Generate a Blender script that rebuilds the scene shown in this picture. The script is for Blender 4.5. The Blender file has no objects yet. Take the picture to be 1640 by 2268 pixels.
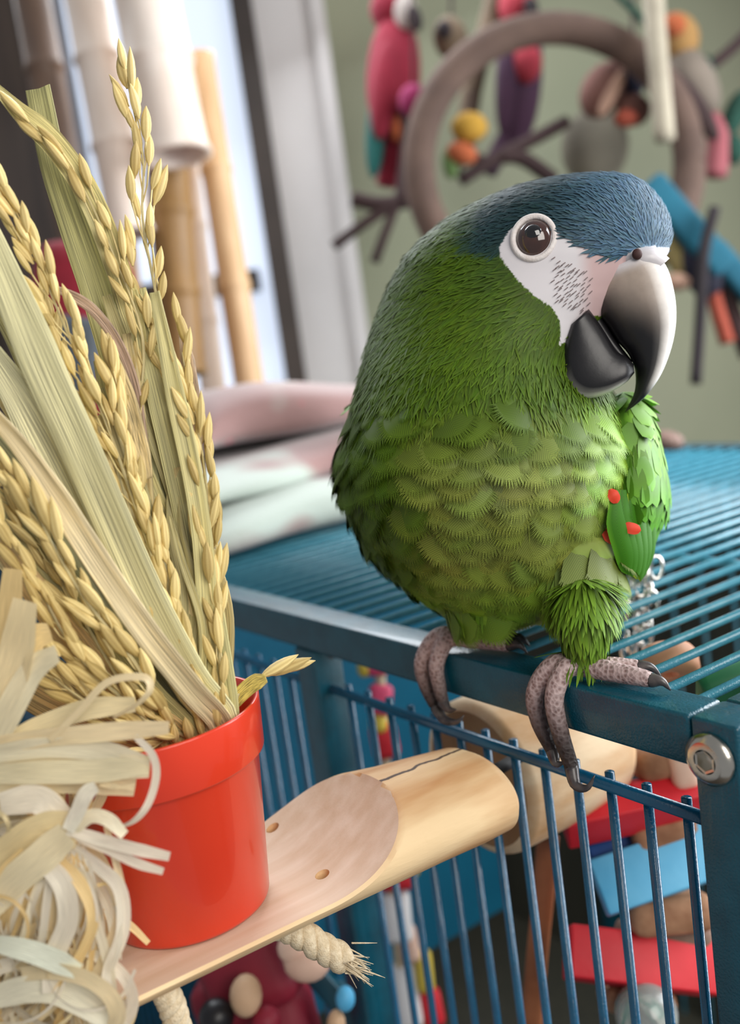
import bpy, bmesh, math, random
import numpy as np
from mathutils import Vector, Matrix
random.seed(7); RNG = np.random.default_rng(7)
SC = bpy.context.scene
COL = SC.collection

# ------------------------------------------------------------------ camera
FPX = 2300.0; CX, CY = 820.0, 1134.0
CAM_M = np.array([[0.5787972969483292, 0.8039803157590667, -0.1364160581356131],
                  [0.05221337513864713, -0.20347891600386428, -0.9776860918508165],
                  [-0.813798164474422, 0.5587593244088582, -0.1597515723998289]])
CAM_C = np.array([0.25503423124332497, -0.28781133265867137, 0.14795688447627425])
cam = bpy.data.cameras.new('camera'); camo = bpy.data.objects.new('camera', cam); COL.objects.link(camo)
cam.sensor_fit = 'VERTICAL'; cam.sensor_height = 36.0; cam.lens = 36.0 * FPX / 2268.0
cam.clip_start = 0.01; cam.clip_end = 50
cam.dof.use_dof = True; cam.dof.focus_distance = 0.412; cam.dof.aperture_fstop = 5.8
_m = Matrix(((CAM_M[0][0], -CAM_M[1][0], -CAM_M[2][0], CAM_C[0]),
             (CAM_M[0][1], -CAM_M[1][1], -CAM_M[2][1], CAM_C[1]),
             (CAM_M[0][2], -CAM_M[1][2], -CAM_M[2][2], CAM_C[2]), (0, 0, 0, 1)))
camo.matrix_world = _m
SC.camera = camo
RGT = Vector(CAM_M[0]); UP = -Vector(CAM_M[1]); FWD = Vector(CAM_M[2])

# ------------------------------------------------------------------ light
SC.view_settings.view_transform = 'Standard'
SC.view_settings.look = 'None'
SC.view_settings.gamma = 1.0
SC.view_settings.use_curve_mapping = False
SC.view_settings.exposure = 0.0
world = bpy.data.worlds.new('room_daylight'); SC.world = world
world.use_nodes = True
_bg = world.node_tree.nodes['Background']
_bg.inputs[0].default_value = (0.92, 0.95, 1.0, 1); _bg.inputs[1].default_value = 0.31

def area(name, loc, target, sx, sy, power, color):
    l = bpy.data.lights.new(name, 'AREA'); l.shape = 'RECTANGLE'; l.size = sx; l.size_y = sy
    l.energy = power; l.color = color
    o = bpy.data.objects.new(name, l); COL.objects.link(o)
    o.location = loc
    o.rotation_euler = (Vector(target) - Vector(loc)).to_track_quat('-Z', 'Y').to_euler()
    return o
_t = Vector((-.08, .0, .08))
area('daylight_right_window', _t + RGT * 1.25 + FWD * .42 + Vector((0, 0, .55)), _t, 1.0, 1.3, 48, (.94, .97, 1.0))
area('daylight_back_window', _t + FWD * 1.25 - RGT * .25 + Vector((0, 0, 1.15)), _t, 1.1, .7, 23, (.92, .96, 1.0))
area('daylight_near_window', _t + Vector((1.30, -.12, .62)), _t + Vector((0, -.06, -.05)), 1.0, .9, 19, (1.0, .95, .88))

# ------------------------------------------------------------------ helpers
def px(x, y, Z):
    """world point seen at photograph pixel x,y at distance Z along the view axis"""
    return Vector(CAM_C + (CAM_M.T @ np.array([(x - CX) / FPX, (y - CY) / FPX, 1.0])) * Z)
def pl(x, y, ax, val):
    d = CAM_M.T @ np.array([(x - CX) / FPX, (y - CY) / FPX, 1.0])
    return Vector(CAM_C + d * ((val - CAM_C[ax]) / d[ax]))
def proj(V):
    q = (np.asarray(V) - CAM_C) @ CAM_M.T
    return CX + FPX * q[:, 0] / q[:, 2], CY + FPX * q[:, 1] / q[:, 2], q[:, 2]
def lin(c):
    return tuple(((v / 255) / 12.92 if v / 255 <= .04045 else ((v / 255 + .055) / 1.055) ** 2.4) for v in c[:3])
def L4(c): return lin(c) + (1.0,)

WL = {}     # world location of each object we create
def wloc(o): return WL.get(o.name, Vector((0, 0, 0))) if o else Vector((0, 0, 0))
def tag(o, label=None, cat=None, group=None, kind=None):
    if label: o['label'] = label
    if cat: o['category'] = cat
    if group: o['group'] = group
    if kind: o['kind'] = kind
    return o
def empty(name, loc, label=None, cat=None, group=None):
    o = bpy.data.objects.new(name, None); COL.objects.link(o); o.empty_display_size = .01
    o.location = loc; WL[o.name] = Vector(loc)
    return tag(o, label, cat, group)
def link(name, me, parent=None, loc=None):
    """loc is a world position"""
    o = bpy.data.objects.new(name, me); COL.objects.link(o)
    w = Vector(loc) if loc is not None else wloc(parent)
    WL[o.name] = w
    if parent: o.parent = parent; o.location = w - wloc(parent)
    else: o.location = w
    return o
def mesh(name, V, F, mats, smooth=True, midx=None, uv=None, col=None):
    me = bpy.data.meshes.new(name)
    V = np.asarray([tuple(v) for v in V] if not isinstance(V, np.ndarray) else V, dtype=float)
    me.from_pydata(V.tolist() if len(V) < 40000 else [tuple(v) for v in V], [], F if isinstance(F, list) else [tuple(int(i) for i in f) for f in F])
    for m in (mats if isinstance(mats, (list, tuple)) else [mats]): me.materials.append(m)
    if smooth: me.polygons.foreach_set('use_smooth', [True] * len(me.polygons))
    if midx is not None: me.polygons.foreach_set('material_index', list(midx))
    if col is not None:
        a = me.color_attributes.new('Col', 'FLOAT_COLOR', 'POINT')
        c = np.ones((len(V), 4)); c[:, :3] = np.asarray(col)[:, :3]
        a.data.foreach_set('color', c.ravel())
    if uv is not None:
        a = me.attributes.new('FUV', 'FLOAT_VECTOR', 'POINT')
        u = np.zeros((len(V), 3)); u[:, :2] = np.asarray(uv)
        a.data.foreach_set('vector', u.ravel())
    me.update()
    return me
def obj(name, V, F, mats, parent=None, smooth=True, loc=None, **k):
    """V in world coordinates"""
    w = Vector(loc) if loc is not None else (wloc(parent) if parent else sum((Vector(v) for v in V), Vector()) / len(V))
    W = np.asarray([tuple(v) for v in V]) - np.array(w)
    return link(name, mesh(name, W, F, mats, smooth, **k), parent, w)
def merge(*parts):
    V, F, n = [], [], 0
    for v, f in parts:
        V += [Vector(p) for p in v]; F += [tuple(i + n for i in q) for q in f]; n += len(v)
    return V, F
def spline(P, n):
    """Catmull-Rom through the points (any dimension)"""
    P = np.asarray([tuple(p) if not np.isscalar(p) else (p,) for p in P], float)
    if len(P) == 2:
        t = np.linspace(0, 1, n)[:, None]; return P[0] * (1 - t) + P[1] * t
    Q = np.vstack([2 * P[0] - P[1], P, 2 * P[-1] - P[-2]])
    out = []
    for s in np.linspace(0, len(P) - 1 - 1e-9, n):
        i = int(s); t = s - i; a, b, c, d = Q[i:i + 4]
        out.append(.5 * (2 * b + (c - a) * t + (2 * a - 5 * b + 4 * c - d) * t * t + (3 * b - a - 3 * c + d) * t ** 3))
    return np.array(out)
def tube(path, rad, n=10, cap=True, flat=1.0, ref=None):
    path = [Vector(p) for p in path]; m = len(path)
    rad = [rad] * m if np.isscalar(rad) else list(rad)
    V, F = [], []; prev = Vector(ref) if ref is not None else None
    for i, p in enumerate(path):
        t = (path[min(i + 1, m - 1)] - path[max(i - 1, 0)]).normalized()
        if prev is None: prev = t.orthogonal()
        a = (prev - t * prev.dot(t)).normalized(); b = t.cross(a); prev = a
        for k in range(n):
            th = 2 * math.pi * k / n
            V.append(p + (a * math.cos(th) + b * math.sin(th) * flat) * rad[i])
    for i in range(m - 1):
        for k in range(n):
            k2 = (k + 1) % n
            F.append((i * n + k, i * n + k2, (i + 1) * n + k2, (i + 1) * n + k))
    if cap:
        F.append(tuple(range(n - 1, -1, -1))); F.append(tuple((m - 1) * n + k for k in range(n)))
    return V, F
def loft(rings, cap=True):
    n = len(rings[0]); V = [p for r in rings for p in r]; F = []
    for i in range(len(rings) - 1):
        for k in range(n):
            k2 = (k + 1) % n
            F.append((i * n + k, i * n + k2, (i + 1) * n + k2, (i + 1) * n + k))
    if cap:
        F.append(tuple(range(n - 1, -1, -1))); m = len(rings) - 1; F.append(tuple(m * n + k for k in range(n)))
    return V, F
def lathe(prof, axis_o, axis_z, n=48, close=False):
    """prof: list of (r, h)"""
    z = Vector(axis_z).normalized(); a = z.orthogonal().normalized(); b = z.cross(a); o = Vector(axis_o)
    return loft([[o + z * h + (a * math.cos(2 * math.pi * k / n) + b * math.sin(2 * math.pi * k / n)) * max(r, 1e-5) for k in range(n)] for r, h in prof], not close)
def box(lo, hi, bev=0.0):
    bm = bmesh.new(); bmesh.ops.create_cube(bm, size=1)
    lo, hi = Vector(lo), Vector(hi)
    for v in bm.verts: v.co = Vector([(lo[i] + hi[i]) / 2 + v.co[i] * (hi[i] - lo[i]) for i in range(3)])
    if bev: bmesh.ops.bevel(bm, geom=bm.edges[:], offset=bev, segments=3, affect='EDGES', profile=.5)
    bm.verts.index_update(); V = [v.co.copy() for v in bm.verts]; F = [tuple(v.index for v in f.verts) for f in bm.faces]
    bm.free(); return V, F
def obox(c, ax, hs, bev=0.0):
    """box at centre c with axis vectors ax and half sizes hs"""
    V, F = box((-hs[0], -hs[1], -hs[2]), hs, bev)
    X, Y, Z = [Vector(a).normalized() for a in ax]
    return [Vector(c) + X * v.x + Y * v.y + Z * v.z for v in V], F
def ball(c, r, nu=16, nv=10, sq=(1, 1, 1), ax=None):
    V, F = [], []
    X, Y, Z = [Vector(a) for a in (ax or ((1, 0, 0), (0, 1, 0), (0, 0, 1)))]
    rings = []
    for j in range(nv + 1):
        ph = math.pi * j / nv
        rr = max(math.sin(ph), 1e-3)
        rings.append([Vector(c) + (X * math.cos(2 * math.pi * k / nu) * sq[0] * rr + Y * math.sin(2 * math.pi * k / nu) * sq[1] * rr - Z * math.cos(ph) * sq[2]) * r for k in range(nu)])
    return loft(rings)

# ------------------------------------------------------------------ materials
def _nt(name):
    m = bpy.data.materials.new(name); m.use_nodes = True
    nt = m.node_tree; return m, nt, nt.nodes['Principled BSDF']
def N(nt, t, **k):
    n = nt.nodes.new(t)
    for a, v in k.items(): setattr(n, a, v)
    return n
def pm(name, c1, c2=None, scale=20, rough=.5, bump=0, bscale=200, metal=0, stretch=(1, 1, 1), coat=0, detail=4, spec=None, lo=.35, hi=.65, sheen=0, trans=0, voro=False, bdist=.001):
    """procedural: two tones mixed by noise in object space, fine relief from a second noise"""
    m, nt, b = _nt(name); lk = nt.links.new
    tc = N(nt, 'ShaderNodeTexCoord'); mp = N(nt, 'ShaderNodeMapping'); mp.inputs['Scale'].default_value = stretch
    lk(tc.outputs['Object'], mp.inputs['Vector'])
    b.inputs['Roughness'].default_value = rough; b.inputs['Metallic'].default_value = metal
    b.inputs['Coat Weight'].default_value = coat
    if spec is not None: b.inputs['Specular IOR Level'].default_value = spec
    if sheen: b.inputs['Sheen Weight'].default_value = sheen
    if trans: b.inputs['Transmission Weight'].default_value = trans
    n = N(nt, 'ShaderNodeTexNoise'); n.inputs['Scale'].default_value = scale; n.inputs['Detail'].default_value = detail
    lk(mp.outputs[0], n.inputs['Vector'])
    r = N(nt, 'ShaderNodeValToRGB'); r.color_ramp.elements[0].position = lo; r.color_ramp.elements[1].position = hi
    r.color_ramp.elements[0].color = L4(c1); r.color_ramp.elements[1].color = L4(c2 or c1)
    lk(n.outputs[0], r.inputs[0]); lk(r.outputs[0], b.inputs['Base Color'])
    if bump:
        if voro:
            n2 = N(nt, 'ShaderNodeTexVoronoi')
        else:
            n2 = N(nt, 'ShaderNodeTexNoise'); n2.inputs['Detail'].default_value = 2
        n2.inputs['Scale'].default_value = bscale
        lk(mp.outputs[0], n2.inputs['Vector'])
        bp = N(nt, 'ShaderNodeBump'); bp.inputs['Strength'].default_value = bump; bp.inputs['Distance'].default_value = bdist
        lk(n2.outputs[0], bp.inputs['Height']); lk(bp.outputs[0], b.inputs['Normal'])
    return m
def emit(name, c, s):
    m, nt, b = _nt(name)
    b.inputs['Base Color'].default_value = L4(c); b.inputs['Emission Color'].default_value = L4(c); b.inputs['Emission Strength'].default_value = s
    return m

PAINT = pm('teal_hammered_paint', (0, 66, 82), (4, 80, 98), 60, .32, .35, 900, coat=.25)
WIREM = pm('teal_paint_sheen', (58, 132, 154), (74, 148, 170), 60, .24, .25, 900, coat=.4)  # lighter teal stands in for light reflected off the wires
STEEL = pm('nickel_steel', (196, 190, 178), (214, 208, 196), 40, .22, .05, 600, metal=1)
BARM = pm('teal_bar_paint', (8, 80, 114), (14, 94, 130), 60, .24, .2, 900, coat=.5)
DARK = pm('dark_recess', (14, 14, 16), (24, 22, 22), 40, .7)
# ------------------------------------------------------------------ room
HD = Vector((FWD.x, FWD.y, 0)).normalized(); HR = Vector((HD.y, -HD.x, 0))
def wp(a, d, z):   # room frame: a to the right, d away, z up
    return Vector((CAM_C[0], CAM_C[1], 0)) + HR * a + HD * d + Vector((0, 0, z))
def wbox(a0, a1, d0, d1, z0, z1, bev=0):
    V, F = box((a0, d0, z0), (a1, d1, z1), bev)
    return [wp(v.x, v.y, v.z) for v in V], F
WALLM = pm('sage_wall_paint', (142, 146, 122), (152, 154, 130), 3, .85, .1, 120)
FLOORM = pm('brown_floor', (62, 54, 46), (80, 70, 60), 6, .6)
WHITEM = pm('white_trim_paint', (206, 202, 200), (216, 212, 210), 5, .5)
BROWNF = pm('dark_brown_frame', (52, 44, 40), (66, 56, 50), 8, .5)
CURT = pm('pale_curtain', (196, 186, 182), (212, 204, 200), 4, .9, .2, 60, stretch=(8, 8, .5))
DARKW = pm('dark_brown_panelling', (44, 36, 32), (66, 54, 46), 5, .7, stretch=(6, 6, .6))
WD = 2.05
def st(name, part, m, smooth=False):
    o = obj(name, *part, m, smooth=smooth); o['kind'] = 'structure'; return o
st('floor', wbox(-1.6, 1.8, -.2, WD + .1, -1.2, -1.15), FLOORM)
st('wall_back', merge(wbox(.031, 1.8, WD, WD + .08, -1.15, 1.5), wbox(-1.6, .031, WD, WD + .08, -1.15, -.12), wbox(-1.6, .031, WD, WD + .08, 1.2, 1.5), wbox(-1.6, -.50, WD, WD + .08, -.12, 1.2)), WALLM)
WP = obj('window_1', *merge(wbox(-.50, -.44, WD - .04, WD + .06, -.12, 1.2), wbox(-.124, -.085, WD - .06, WD + .06, -.12, 1.2), wbox(-.44, -.15, WD - .02, WD + .04, .275, .315), wbox(-.44, -.15, WD - .02, WD + .04, -.12, -.08), wbox(-.44, -.15, WD - .02, WD + .04, 1.16, 1.2)), BROWNF, smooth=False)
WP['kind'] = 'structure'
obj('window_pane', *wbox(-.44, -.12, WD + .035, WD + .04, -.08, 1.16), emit('daylit_frosted_pane', (214, 226, 246), .9), parent=WP, smooth=False)
st('trim_1', wbox(-.085, .031, WD - .03, WD + .05, -.12, 1.2), WHITEM)
st('trim_2', wbox(.018, .044, WD - .045, WD, -1.15, 1.5), WHITEM)
st('wall_left', merge(*[wbox(-1.6 + .14 * i, -1.468 + .14 * i, WD - .10 - .012 * (i % 2), WD - .06, -1.15, 1.5) for i in range(8)]), DARKW)

# ------------------------------------------------------------------ cage
cage = empty('bird_cage', (-.25, .3, -1.0), 'teal hammered-metal bird cage with barred front and wire top that the parrot stands on', 'cage')
def cpart(name, part, m=PAINT, parent=None, smooth=False, **k):
    return obj(name, *part, m, parent=parent or cage, smooth=smooth, **k)
X0, X1, YB = -.98, .040, .60
def tubebox(lo, hi): return box(lo, hi, .0016)
cpart('top_rail', tubebox((X0, 0, -.02), (X1 - .0205, .02, 0)), smooth=True)
cpart('top_rail', tubebox((X0, YB - .02, -.02), (X1, YB, 0)), smooth=True)
cpart('top_rail', tubebox((X1 - .02, .0205, -.02), (X1, YB - .0205, 0)), smooth=True)
for px_, py_ in ((X1 - .02, 0), (-.262, 0), (X1 - .02, YB - .02), (-.62, YB - .02), (X0, 0)):
    cpart('post', tubebox((px_, py_, -1.12), (px_ + .02, py_ + .02, -.0205 if px_ != X1 - .02 or py_ else 0)), smooth=True)
# bolt
bc = Vector((.0285, -.0004, -.0140)); bd = Vector((0, -1, 0))
bolt = obj('bolt', *lathe([(.0098, 0), (.0099, .0012), (.0096, .0024), (.0072, .0040), (.0068, .0041), (.0046, .0041)], bc, bd, 48, close=True), STEEL, parent=cage)
def hexring(r, h): return [bc + bd * h + Vector((math.cos(a), 0, math.sin(a))) * r for a in [math.pi / 3 * k + .5 for k in range(6)]]
hv, hf = loft([hexring(.0046, .00412), hexring(.0036, .0040), hexring(.0034, .0012)], False); hf.append((12, 13, 14, 15, 16, 17))
obj('hex_socket', hv, hf, STEEL, parent=bolt, smooth=False)
# front hole in the left post
hole = lathe([(.0032, 0), (.0032, .0004)], Vector((-.2419, .0135, -.0245)), Vector((1, 0, 0)), 20)
cpart('bolt_hole', hole, DARK)
# bars: one shared mesh
BAR = mesh('bar', *tube([(0, 0, 0), (0, 0, -.3), (0, 0, -.62)], .0021, 10), BARM)
ROD = lambda x0, x1: tube([(x0, .010, -.0455), ((x0 + x1) / 2, .010, -.0455), (x1, .010, -.0455)], .0028, 12)
def panel(x0, x1, name):
    rod = cpart(name, ROD(x0, x1), BARM, smooth=True)
    x = .0032 if x1 > -.2 else -.278
    while x > x0 + .003:
        link('bar', BAR, rod, (x, .0145, -.0420)); x -= .01955
    lo = cpart('lower_rod', tube([(x0, .010, -.60), (x1, .010, -.60)], .0028, 10), WIREM, parent=None, smooth=True)
panel(-.242, .0205, 'door_rod'); panel(X0 + .02, -.262, 'side_panel_rod')
# top wires
WIRE = mesh('top_wire', *tube([(0, .018, 0), (0, .3, 0), (0, YB - .018, 0)], .0021, 8), WIREM)
x = .008
while x > X0 + .01:
    link('top_wire', WIRE, cage, (x, 0, -.0035)); x -= .0178
cpart('cross_rod', tube([(X0, .218, -.0085), (X1 - .02, .218, -.0085)], .003, 8), WIREM, smooth=True)
cpart('cross_rod', tube([(X0, .41, -.0085), (X1 - .02, .41, -.0085)], .003, 8), WIREM, smooth=True)
SHADE_SHEET = pm('dark_shade_sheet', (58, 58, 48), (70, 68, 56), 20, .8, stretch=(8, 8, .4))  # dark colour stands in for the shade inside the cage
cpart('back_shade_sheet', box((-.97, YB + .002, -1.1), (X1, YB + .008, -.022)), SHADE_SHEET)  # sheet added behind the bars to darken the interior
cpart('floor_tray', box((X0, .02, -.70), (X1, YB, -.69)), SHADE_SHEET)  # tray in the same shade-dark colour
cpart('divider_panel', box((X0, .03, -.69), (X0 + .006, YB, -.022)), PAINT)  # side sheet added to help darken the interior
# solid divider inside and back bars
cpart('divider_panel', box((-.466, .03, -.40), (-.46, .30, -.022), .001), pm('teal_sheet', (4, 92, 122), (10, 104, 134), 8, .45))
BBAR = mesh('back_bar', *tube([(0, 0, 0), (0, 0, -.9)], .0021, 6), WIREM)
x = 0.0
while x > -.60:
    link('back_bar', BBAR, cage, (x, YB - .01, -.02)); x -= .0391
# ------------------------------------------------------------------ log perch with cut platform
WOODS = pm('peeled_log_wood', (188, 128, 70), (240, 210, 164), 30, .62, .3, 200, stretch=(1.6, .3, 1.6), lo=.28, hi=.62)
WOODC = pm('planed_cut_wood', (206, 176, 146), (226, 204, 182), 40, .7, .1, 500, stretch=(3, .2, 3), lo=.3, hi=.7)
_b = WOODS.node_tree; _bs = _b.nodes['Principled BSDF']
def crack(m, pts_amp=.0035, x0=0.0, w=.0009, ylo=-.2, yhi=.1, col=(70, 44, 26)):
    """a dark wandering check line running along y, from object coordinates"""
    nt = m.node_tree; lk = nt.links.new; b = nt.nodes['Principled BSDF']
    src = b.inputs['Base Color'].links[0].from_socket
    tc = N(nt, 'ShaderNodeTexCoord'); sp = N(nt, 'ShaderNodeSeparateXYZ'); lk(tc.outputs['Object'], sp.inputs[0])
    cb = N(nt, 'ShaderNodeCombineXYZ'); lk(sp.outputs['Y'], cb.inputs['Y'])
    no = N(nt, 'ShaderNodeTexNoise'); no.inputs['Scale'].default_value = 60; no.inputs['Detail'].default_value = 5; lk(cb.outputs[0], no.inputs['Vector'])
    def M_(op, a, b2):
        n = N(nt, 'ShaderNodeMath', operation=op)
        for i, v in enumerate((a, b2)):
            if v is None: continue
            if hasattr(v, 'links'): lk(v, n.inputs[i])
            else: n.inputs[i].default_value = v
        return n.outputs[0]
    wob = M_('MULTIPLY', M_('SUBTRACT', no.outputs[0], .5), pts_amp * 2)
    d = M_('ABSOLUTE', M_('SUBTRACT', M_('SUBTRACT', sp.outputs['X'], x0), wob), None)
    k = M_('LESS_THAN', d, w)
    k = M_('MULTIPLY', k, M_('GREATER_THAN', sp.outputs['Y'], ylo)); k = M_('MULTIPLY', k, M_('LESS_THAN', sp.outputs['Y'], yhi))
    mx = N(nt, 'ShaderNodeMix', data_type='RGBA'); lk(k, mx.inputs[0]); lk(src, mx.inputs[6]); mx.inputs[7].default_value = L4(col)
    lk(mx.outputs[2], b.inputs['Base Color'])
crack(WOODS, .004, .016, .0009, -1, 1); crack(WOODC, .003, .016, .0008, .048, 1, (140, 96, 62))
LY = [-.012, -.016, -.03, -.05, -.07, -.09, -.12, -.16, -.205, -.21]
LXC = [-.091, -.091, -.093, -.097, -.102, -.106, -.110, -.112, -.112, -.112]
LA = [.026, .030, .0315, .034, .038, .041, .0435, .0445, .043, .040]
LB = [.016, .0185, .0195, .020, .021, .0215, .022, .022, .021, .019]
ys = np.concatenate([np.linspace(-.012, -.016, 4), np.linspace(-.018, -.205, 150), np.linspace(-.206, -.21, 3)])
rings = []; mi = []; NB, NT, YS = 64, 40, -.062
yi = lambda A, y: float(np.interp(-y, [-v for v in LY], A))
def cut_h(y): t = min(1, (YS - y) / .048); return .0255 * (1 - t) ** 2.0 - .0055
for y in ys:
    a, b, xc = yi(LA, y), yi(LB, y), yi(LXC, y)
    h = min(cut_h(y), b) if y < YS else b
    flat = h / b < math.sin(math.radians(60)); tc = math.asin(max(-1, (h - .0016) / b)) if flat else math.radians(60); ring = []; xw = a * math.cos(math.asin(h / b)) - .0014 if flat else 0
    for k in range(NB):                      # rounded underside, right corner round to left corner
        th = tc - (math.pi + 2 * tc) * k / NB; ring.append(Vector((xc + a * math.cos(th), y, -.0545 + b * math.sin(th))))
    for k in range(NT):                      # top: sawn flat, or the round of the log
        th = math.pi - tc - (math.pi - 2 * tc) * k / NT
        if flat: ring.append(Vector((xc - xw * math.cos(math.pi * k / (NT - 1)), y, -.0545 + h))); continue
        ring.append(Vector((xc + a * math.cos(th), y, -.0545 + min(h, b * math.sin(th)))))
    rings.append(ring)
lv, lf = loft(rings); NR = NB + NT
for fc in lf:
    y = sum(lv[i].y for i in fc) / len(fc)
    mi.append(1 if len(fc) == 4 and y < YS and all((i % NR) >= NB for i in fc) and all(lv[i].z >= -.0545 + min(cut_h(lv[i].y), 1) - 2e-5 for i in fc) else 0)
logo = obj('log_perch', lv, lf, [WOODS, WOODC], midx=mi, loc=(-.11, -.11, -.07))
_bm = bmesh.new(); _bm.from_mesh(logo.data); bmesh.ops.recalc_face_normals(_bm, faces=_bm.faces[:]); _bm.to_mesh(logo.data); _bm.free()
logo.data.set_sharp_from_angle(angle=math.radians(38))
tag(logo, 'peeled log perch with a flat cut platform carrying the red pot', 'perch')
def cut_holes(o, spots):
    bm = bmesh.new()
    for (x, y, r) in spots:
        V, F = tube([(x, y, -.12), (x, y, .0)], r, 20)
        vs = [bm.verts.new(Vector(v) - wloc(o)) for v in V]
        for q in F: bm.faces.new([vs[i] for i in q])
    bmesh.ops.recalc_face_normals(bm, faces=bm.faces[:])
    me = bpy.data.meshes.new('tmp'); bm.to_mesh(me); bm.free()
    c = bpy.data.objects.new('tmp', me); COL.objects.link(c); c.location = wloc(o)
    md = o.modifiers.new('b', 'BOOLEAN'); md.operation = 'DIFFERENCE'; md.object = c; md.solver = 'MANIFOLD'
    dg = bpy.context.evaluated_depsgraph_get(); dg.update()
    nm = bpy.data.meshes.new_from_object(o.evaluated_get(dg)); o.modifiers.remove(md)
    if len(nm.polygons) > 500: o.data = nm
    bpy.data.objects.remove(c)
cut_holes(logo, [(-.0885, -.0995, .0030), (-.1380, -.0935, .0030)])
logo.data.polygons.foreach_set('use_smooth', [True] * len(logo.data.polygons)); logo.data.set_sharp_from_angle(angle=math.radians(38))
# stub on the inside of the bars
STUBC = pm('shaded_end_wood', (150, 106, 66), (176, 132, 90), 30, .75, .2, 300)  # near end of the stub: shade put into the darker wood tone
sv, sf = lathe([(.0005, .026), (.036, .0262), (.040, .0275), (.0412, .031), (.0415, .06), (.041, .098), (.039, .103), (.0005, .1035)], Vector((-.1395, 0, -.0785)), Vector((0, 1, 0)), 48)
stub = obj('log_perch_stub', sv, sf, [pm('stub_log_wood', (214, 160, 104), (246, 216, 176), 30, .62, .3, 200, stretch=(1.6, .5, 1.6), lo=.3, hi=.6), STUBC], loc=(-.1395, .065, -.0785),
           midx=[1 if all(sv[i].y < .0272 for i in q) else 0 for q in sf])
tag(stub, 'short thick log stub fixed inside the bars opposite the perch', 'log')
# threaded fixing joining log and stub through the bars
obj('fixing_screw', *tube([(-.1005, -.0118, -.056), (-.1005, .01, -.056), (-.1025, .0258, -.056)], .003, 12), DARK, parent=logo)

# ------------------------------------------------------------------ pot
POTM = pm('red_plastic', (208, 52, 26), (216, 60, 32), 12, .28, .06, 60, coat=.35)
PX_, PY_, PZ_ = -.1117, -.1466, -.0600
pax = (Vector((0, 0, 1)) + FWD.cross(Vector((0, 0, 1))).normalized() * -.035).normalized()
pot = empty('plant_pot', (PX_, PY_, PZ_), 'small red plastic plant pot standing on the log platform', 'pot')
po = Vector((PX_, PY_, PZ_ + .0004))
obj('pot_wall', *lathe([(.0005, 0), (.0295, 0), (.0308, .0006), (.0314, .002), (.0380, .0600), (.0382, .0603)], po, pax, 72, True), POTM, parent=pot)
obj('pot_rim', *lathe([(.0382, .0600), (.0402, .0601), (.0404, .0606), (.0420, .0795), (.0419, .0800), (.0410, .0802), (.0400, .0796), (.0385, .0680), (.0365, .0600), (.0300, .0030), (.0005, .0028)], po, pax, 72, True), POTM, parent=pot)
# ------------------------------------------------------------------ parrot
ZB = .465
SPX = ZB / FPX
def bp(x, y, dz=0.0): return px(x, y, ZB - dz)
BODY = [  # y, left, right, depth centre, half depth (m)
    (384, 1290, 1372, .004, .006), (392, 1225, 1408, .004, .014), (410, 1150, 1436, .004, .022), (440, 1070, 1464, .003, .030), (480, 1000, 1484, .002, .035), (520, 948, 1490, .002, .038),
    (560, 908, 1482, .001, .040), (600, 882, 1455, .000, .041), (640, 860, 1415, .000, .042), (700, 836, 1375, .000, .043),
    (760, 816, 1335, .001, .045), (820, 801, 1325, .003, .048), (880, 785, 1362, .004, .052), (930, 774, 1390, .004, .056),
    (985, 760, 1402, .003, .060), (1040, 752, 1404, .001, .062), (1100, 764, 1395, -.002, .062), (1170, 790, 1380, -.005, .059),
    (1230, 832, 1372, -.007, .053), (1280, 880, 1360, -.009, .046), (1320, 935, 1345, -.010, .038), (1350, 1000, 1330, -.010, .028), (1368, 1080, 1290, -.010, .015), (1373, 1130, 1240, -.010, .004)]
BT = np.array(BODY, float)
def prm(y): return [np.interp(y, BT[:, 0], BT[:, i]) for i in range(1, 5)]
def headyaw(x, y):   # the head is turned: beak side nearer the lens
    k = np.clip((900 - y) / 250, 0, 1)
    return k * .24 * (x - 1150) * SPX
def surf(x, y, off=0.0):
    l, r, dc, hd = prm(y); m, h = (l + r) / 2, (r - l) / 2
    q = max(0.0, 1 - ((x - m) / h) ** 2)
    return dc + hd * math.sqrt(q) + headyaw(x, y) + off
rings = []
for y in np.concatenate([np.linspace(384, 420, 8), np.linspace(430, 1340, 50), np.linspace(1348, 1373, 5)]):
    l, r, dc, hd = prm(y); m, h = (l + r) / 2, (r - l) / 2
    rg = []
    for k in range(64):
        th = 2 * math.pi * k / 64; x = m + h * math.cos(th)
        rg.append(bp(x, y, dc + hd * math.sin(th) + headyaw(x, y)))
    rings.append(rg)
parts = [loft(rings)]
# brow and cheek swellings
parts.append(ball(bp(1210, 640, .018), .024, 20, 14)); parts.append(ball(bp(1385, 520, .012), .0195, 20, 14))
# thighs
def tb(pts, rr, n=14): return tube(spline(pts, 16), spline([(r,) for r in rr], 16)[:, 0], n)
HL = pl(1030, 1388, 1, .008); HRF = pl(1300, 1455, 1, .010)
parts.append(tb([bp(1100, 1230, .0), bp(1060, 1320, -.005), HL + Vector((0, .004, .020))], [.030, .019, .009]))
parts.append(tb([bp(1230, 1150, .004), bp(1250, 1240, .014), bp(1285, 1330, .020), HRF + Vector((0, .002, .020)), HRF + Vector((0, 0, .006))], [.010, .024, .0165, .0115, .0090]))
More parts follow.
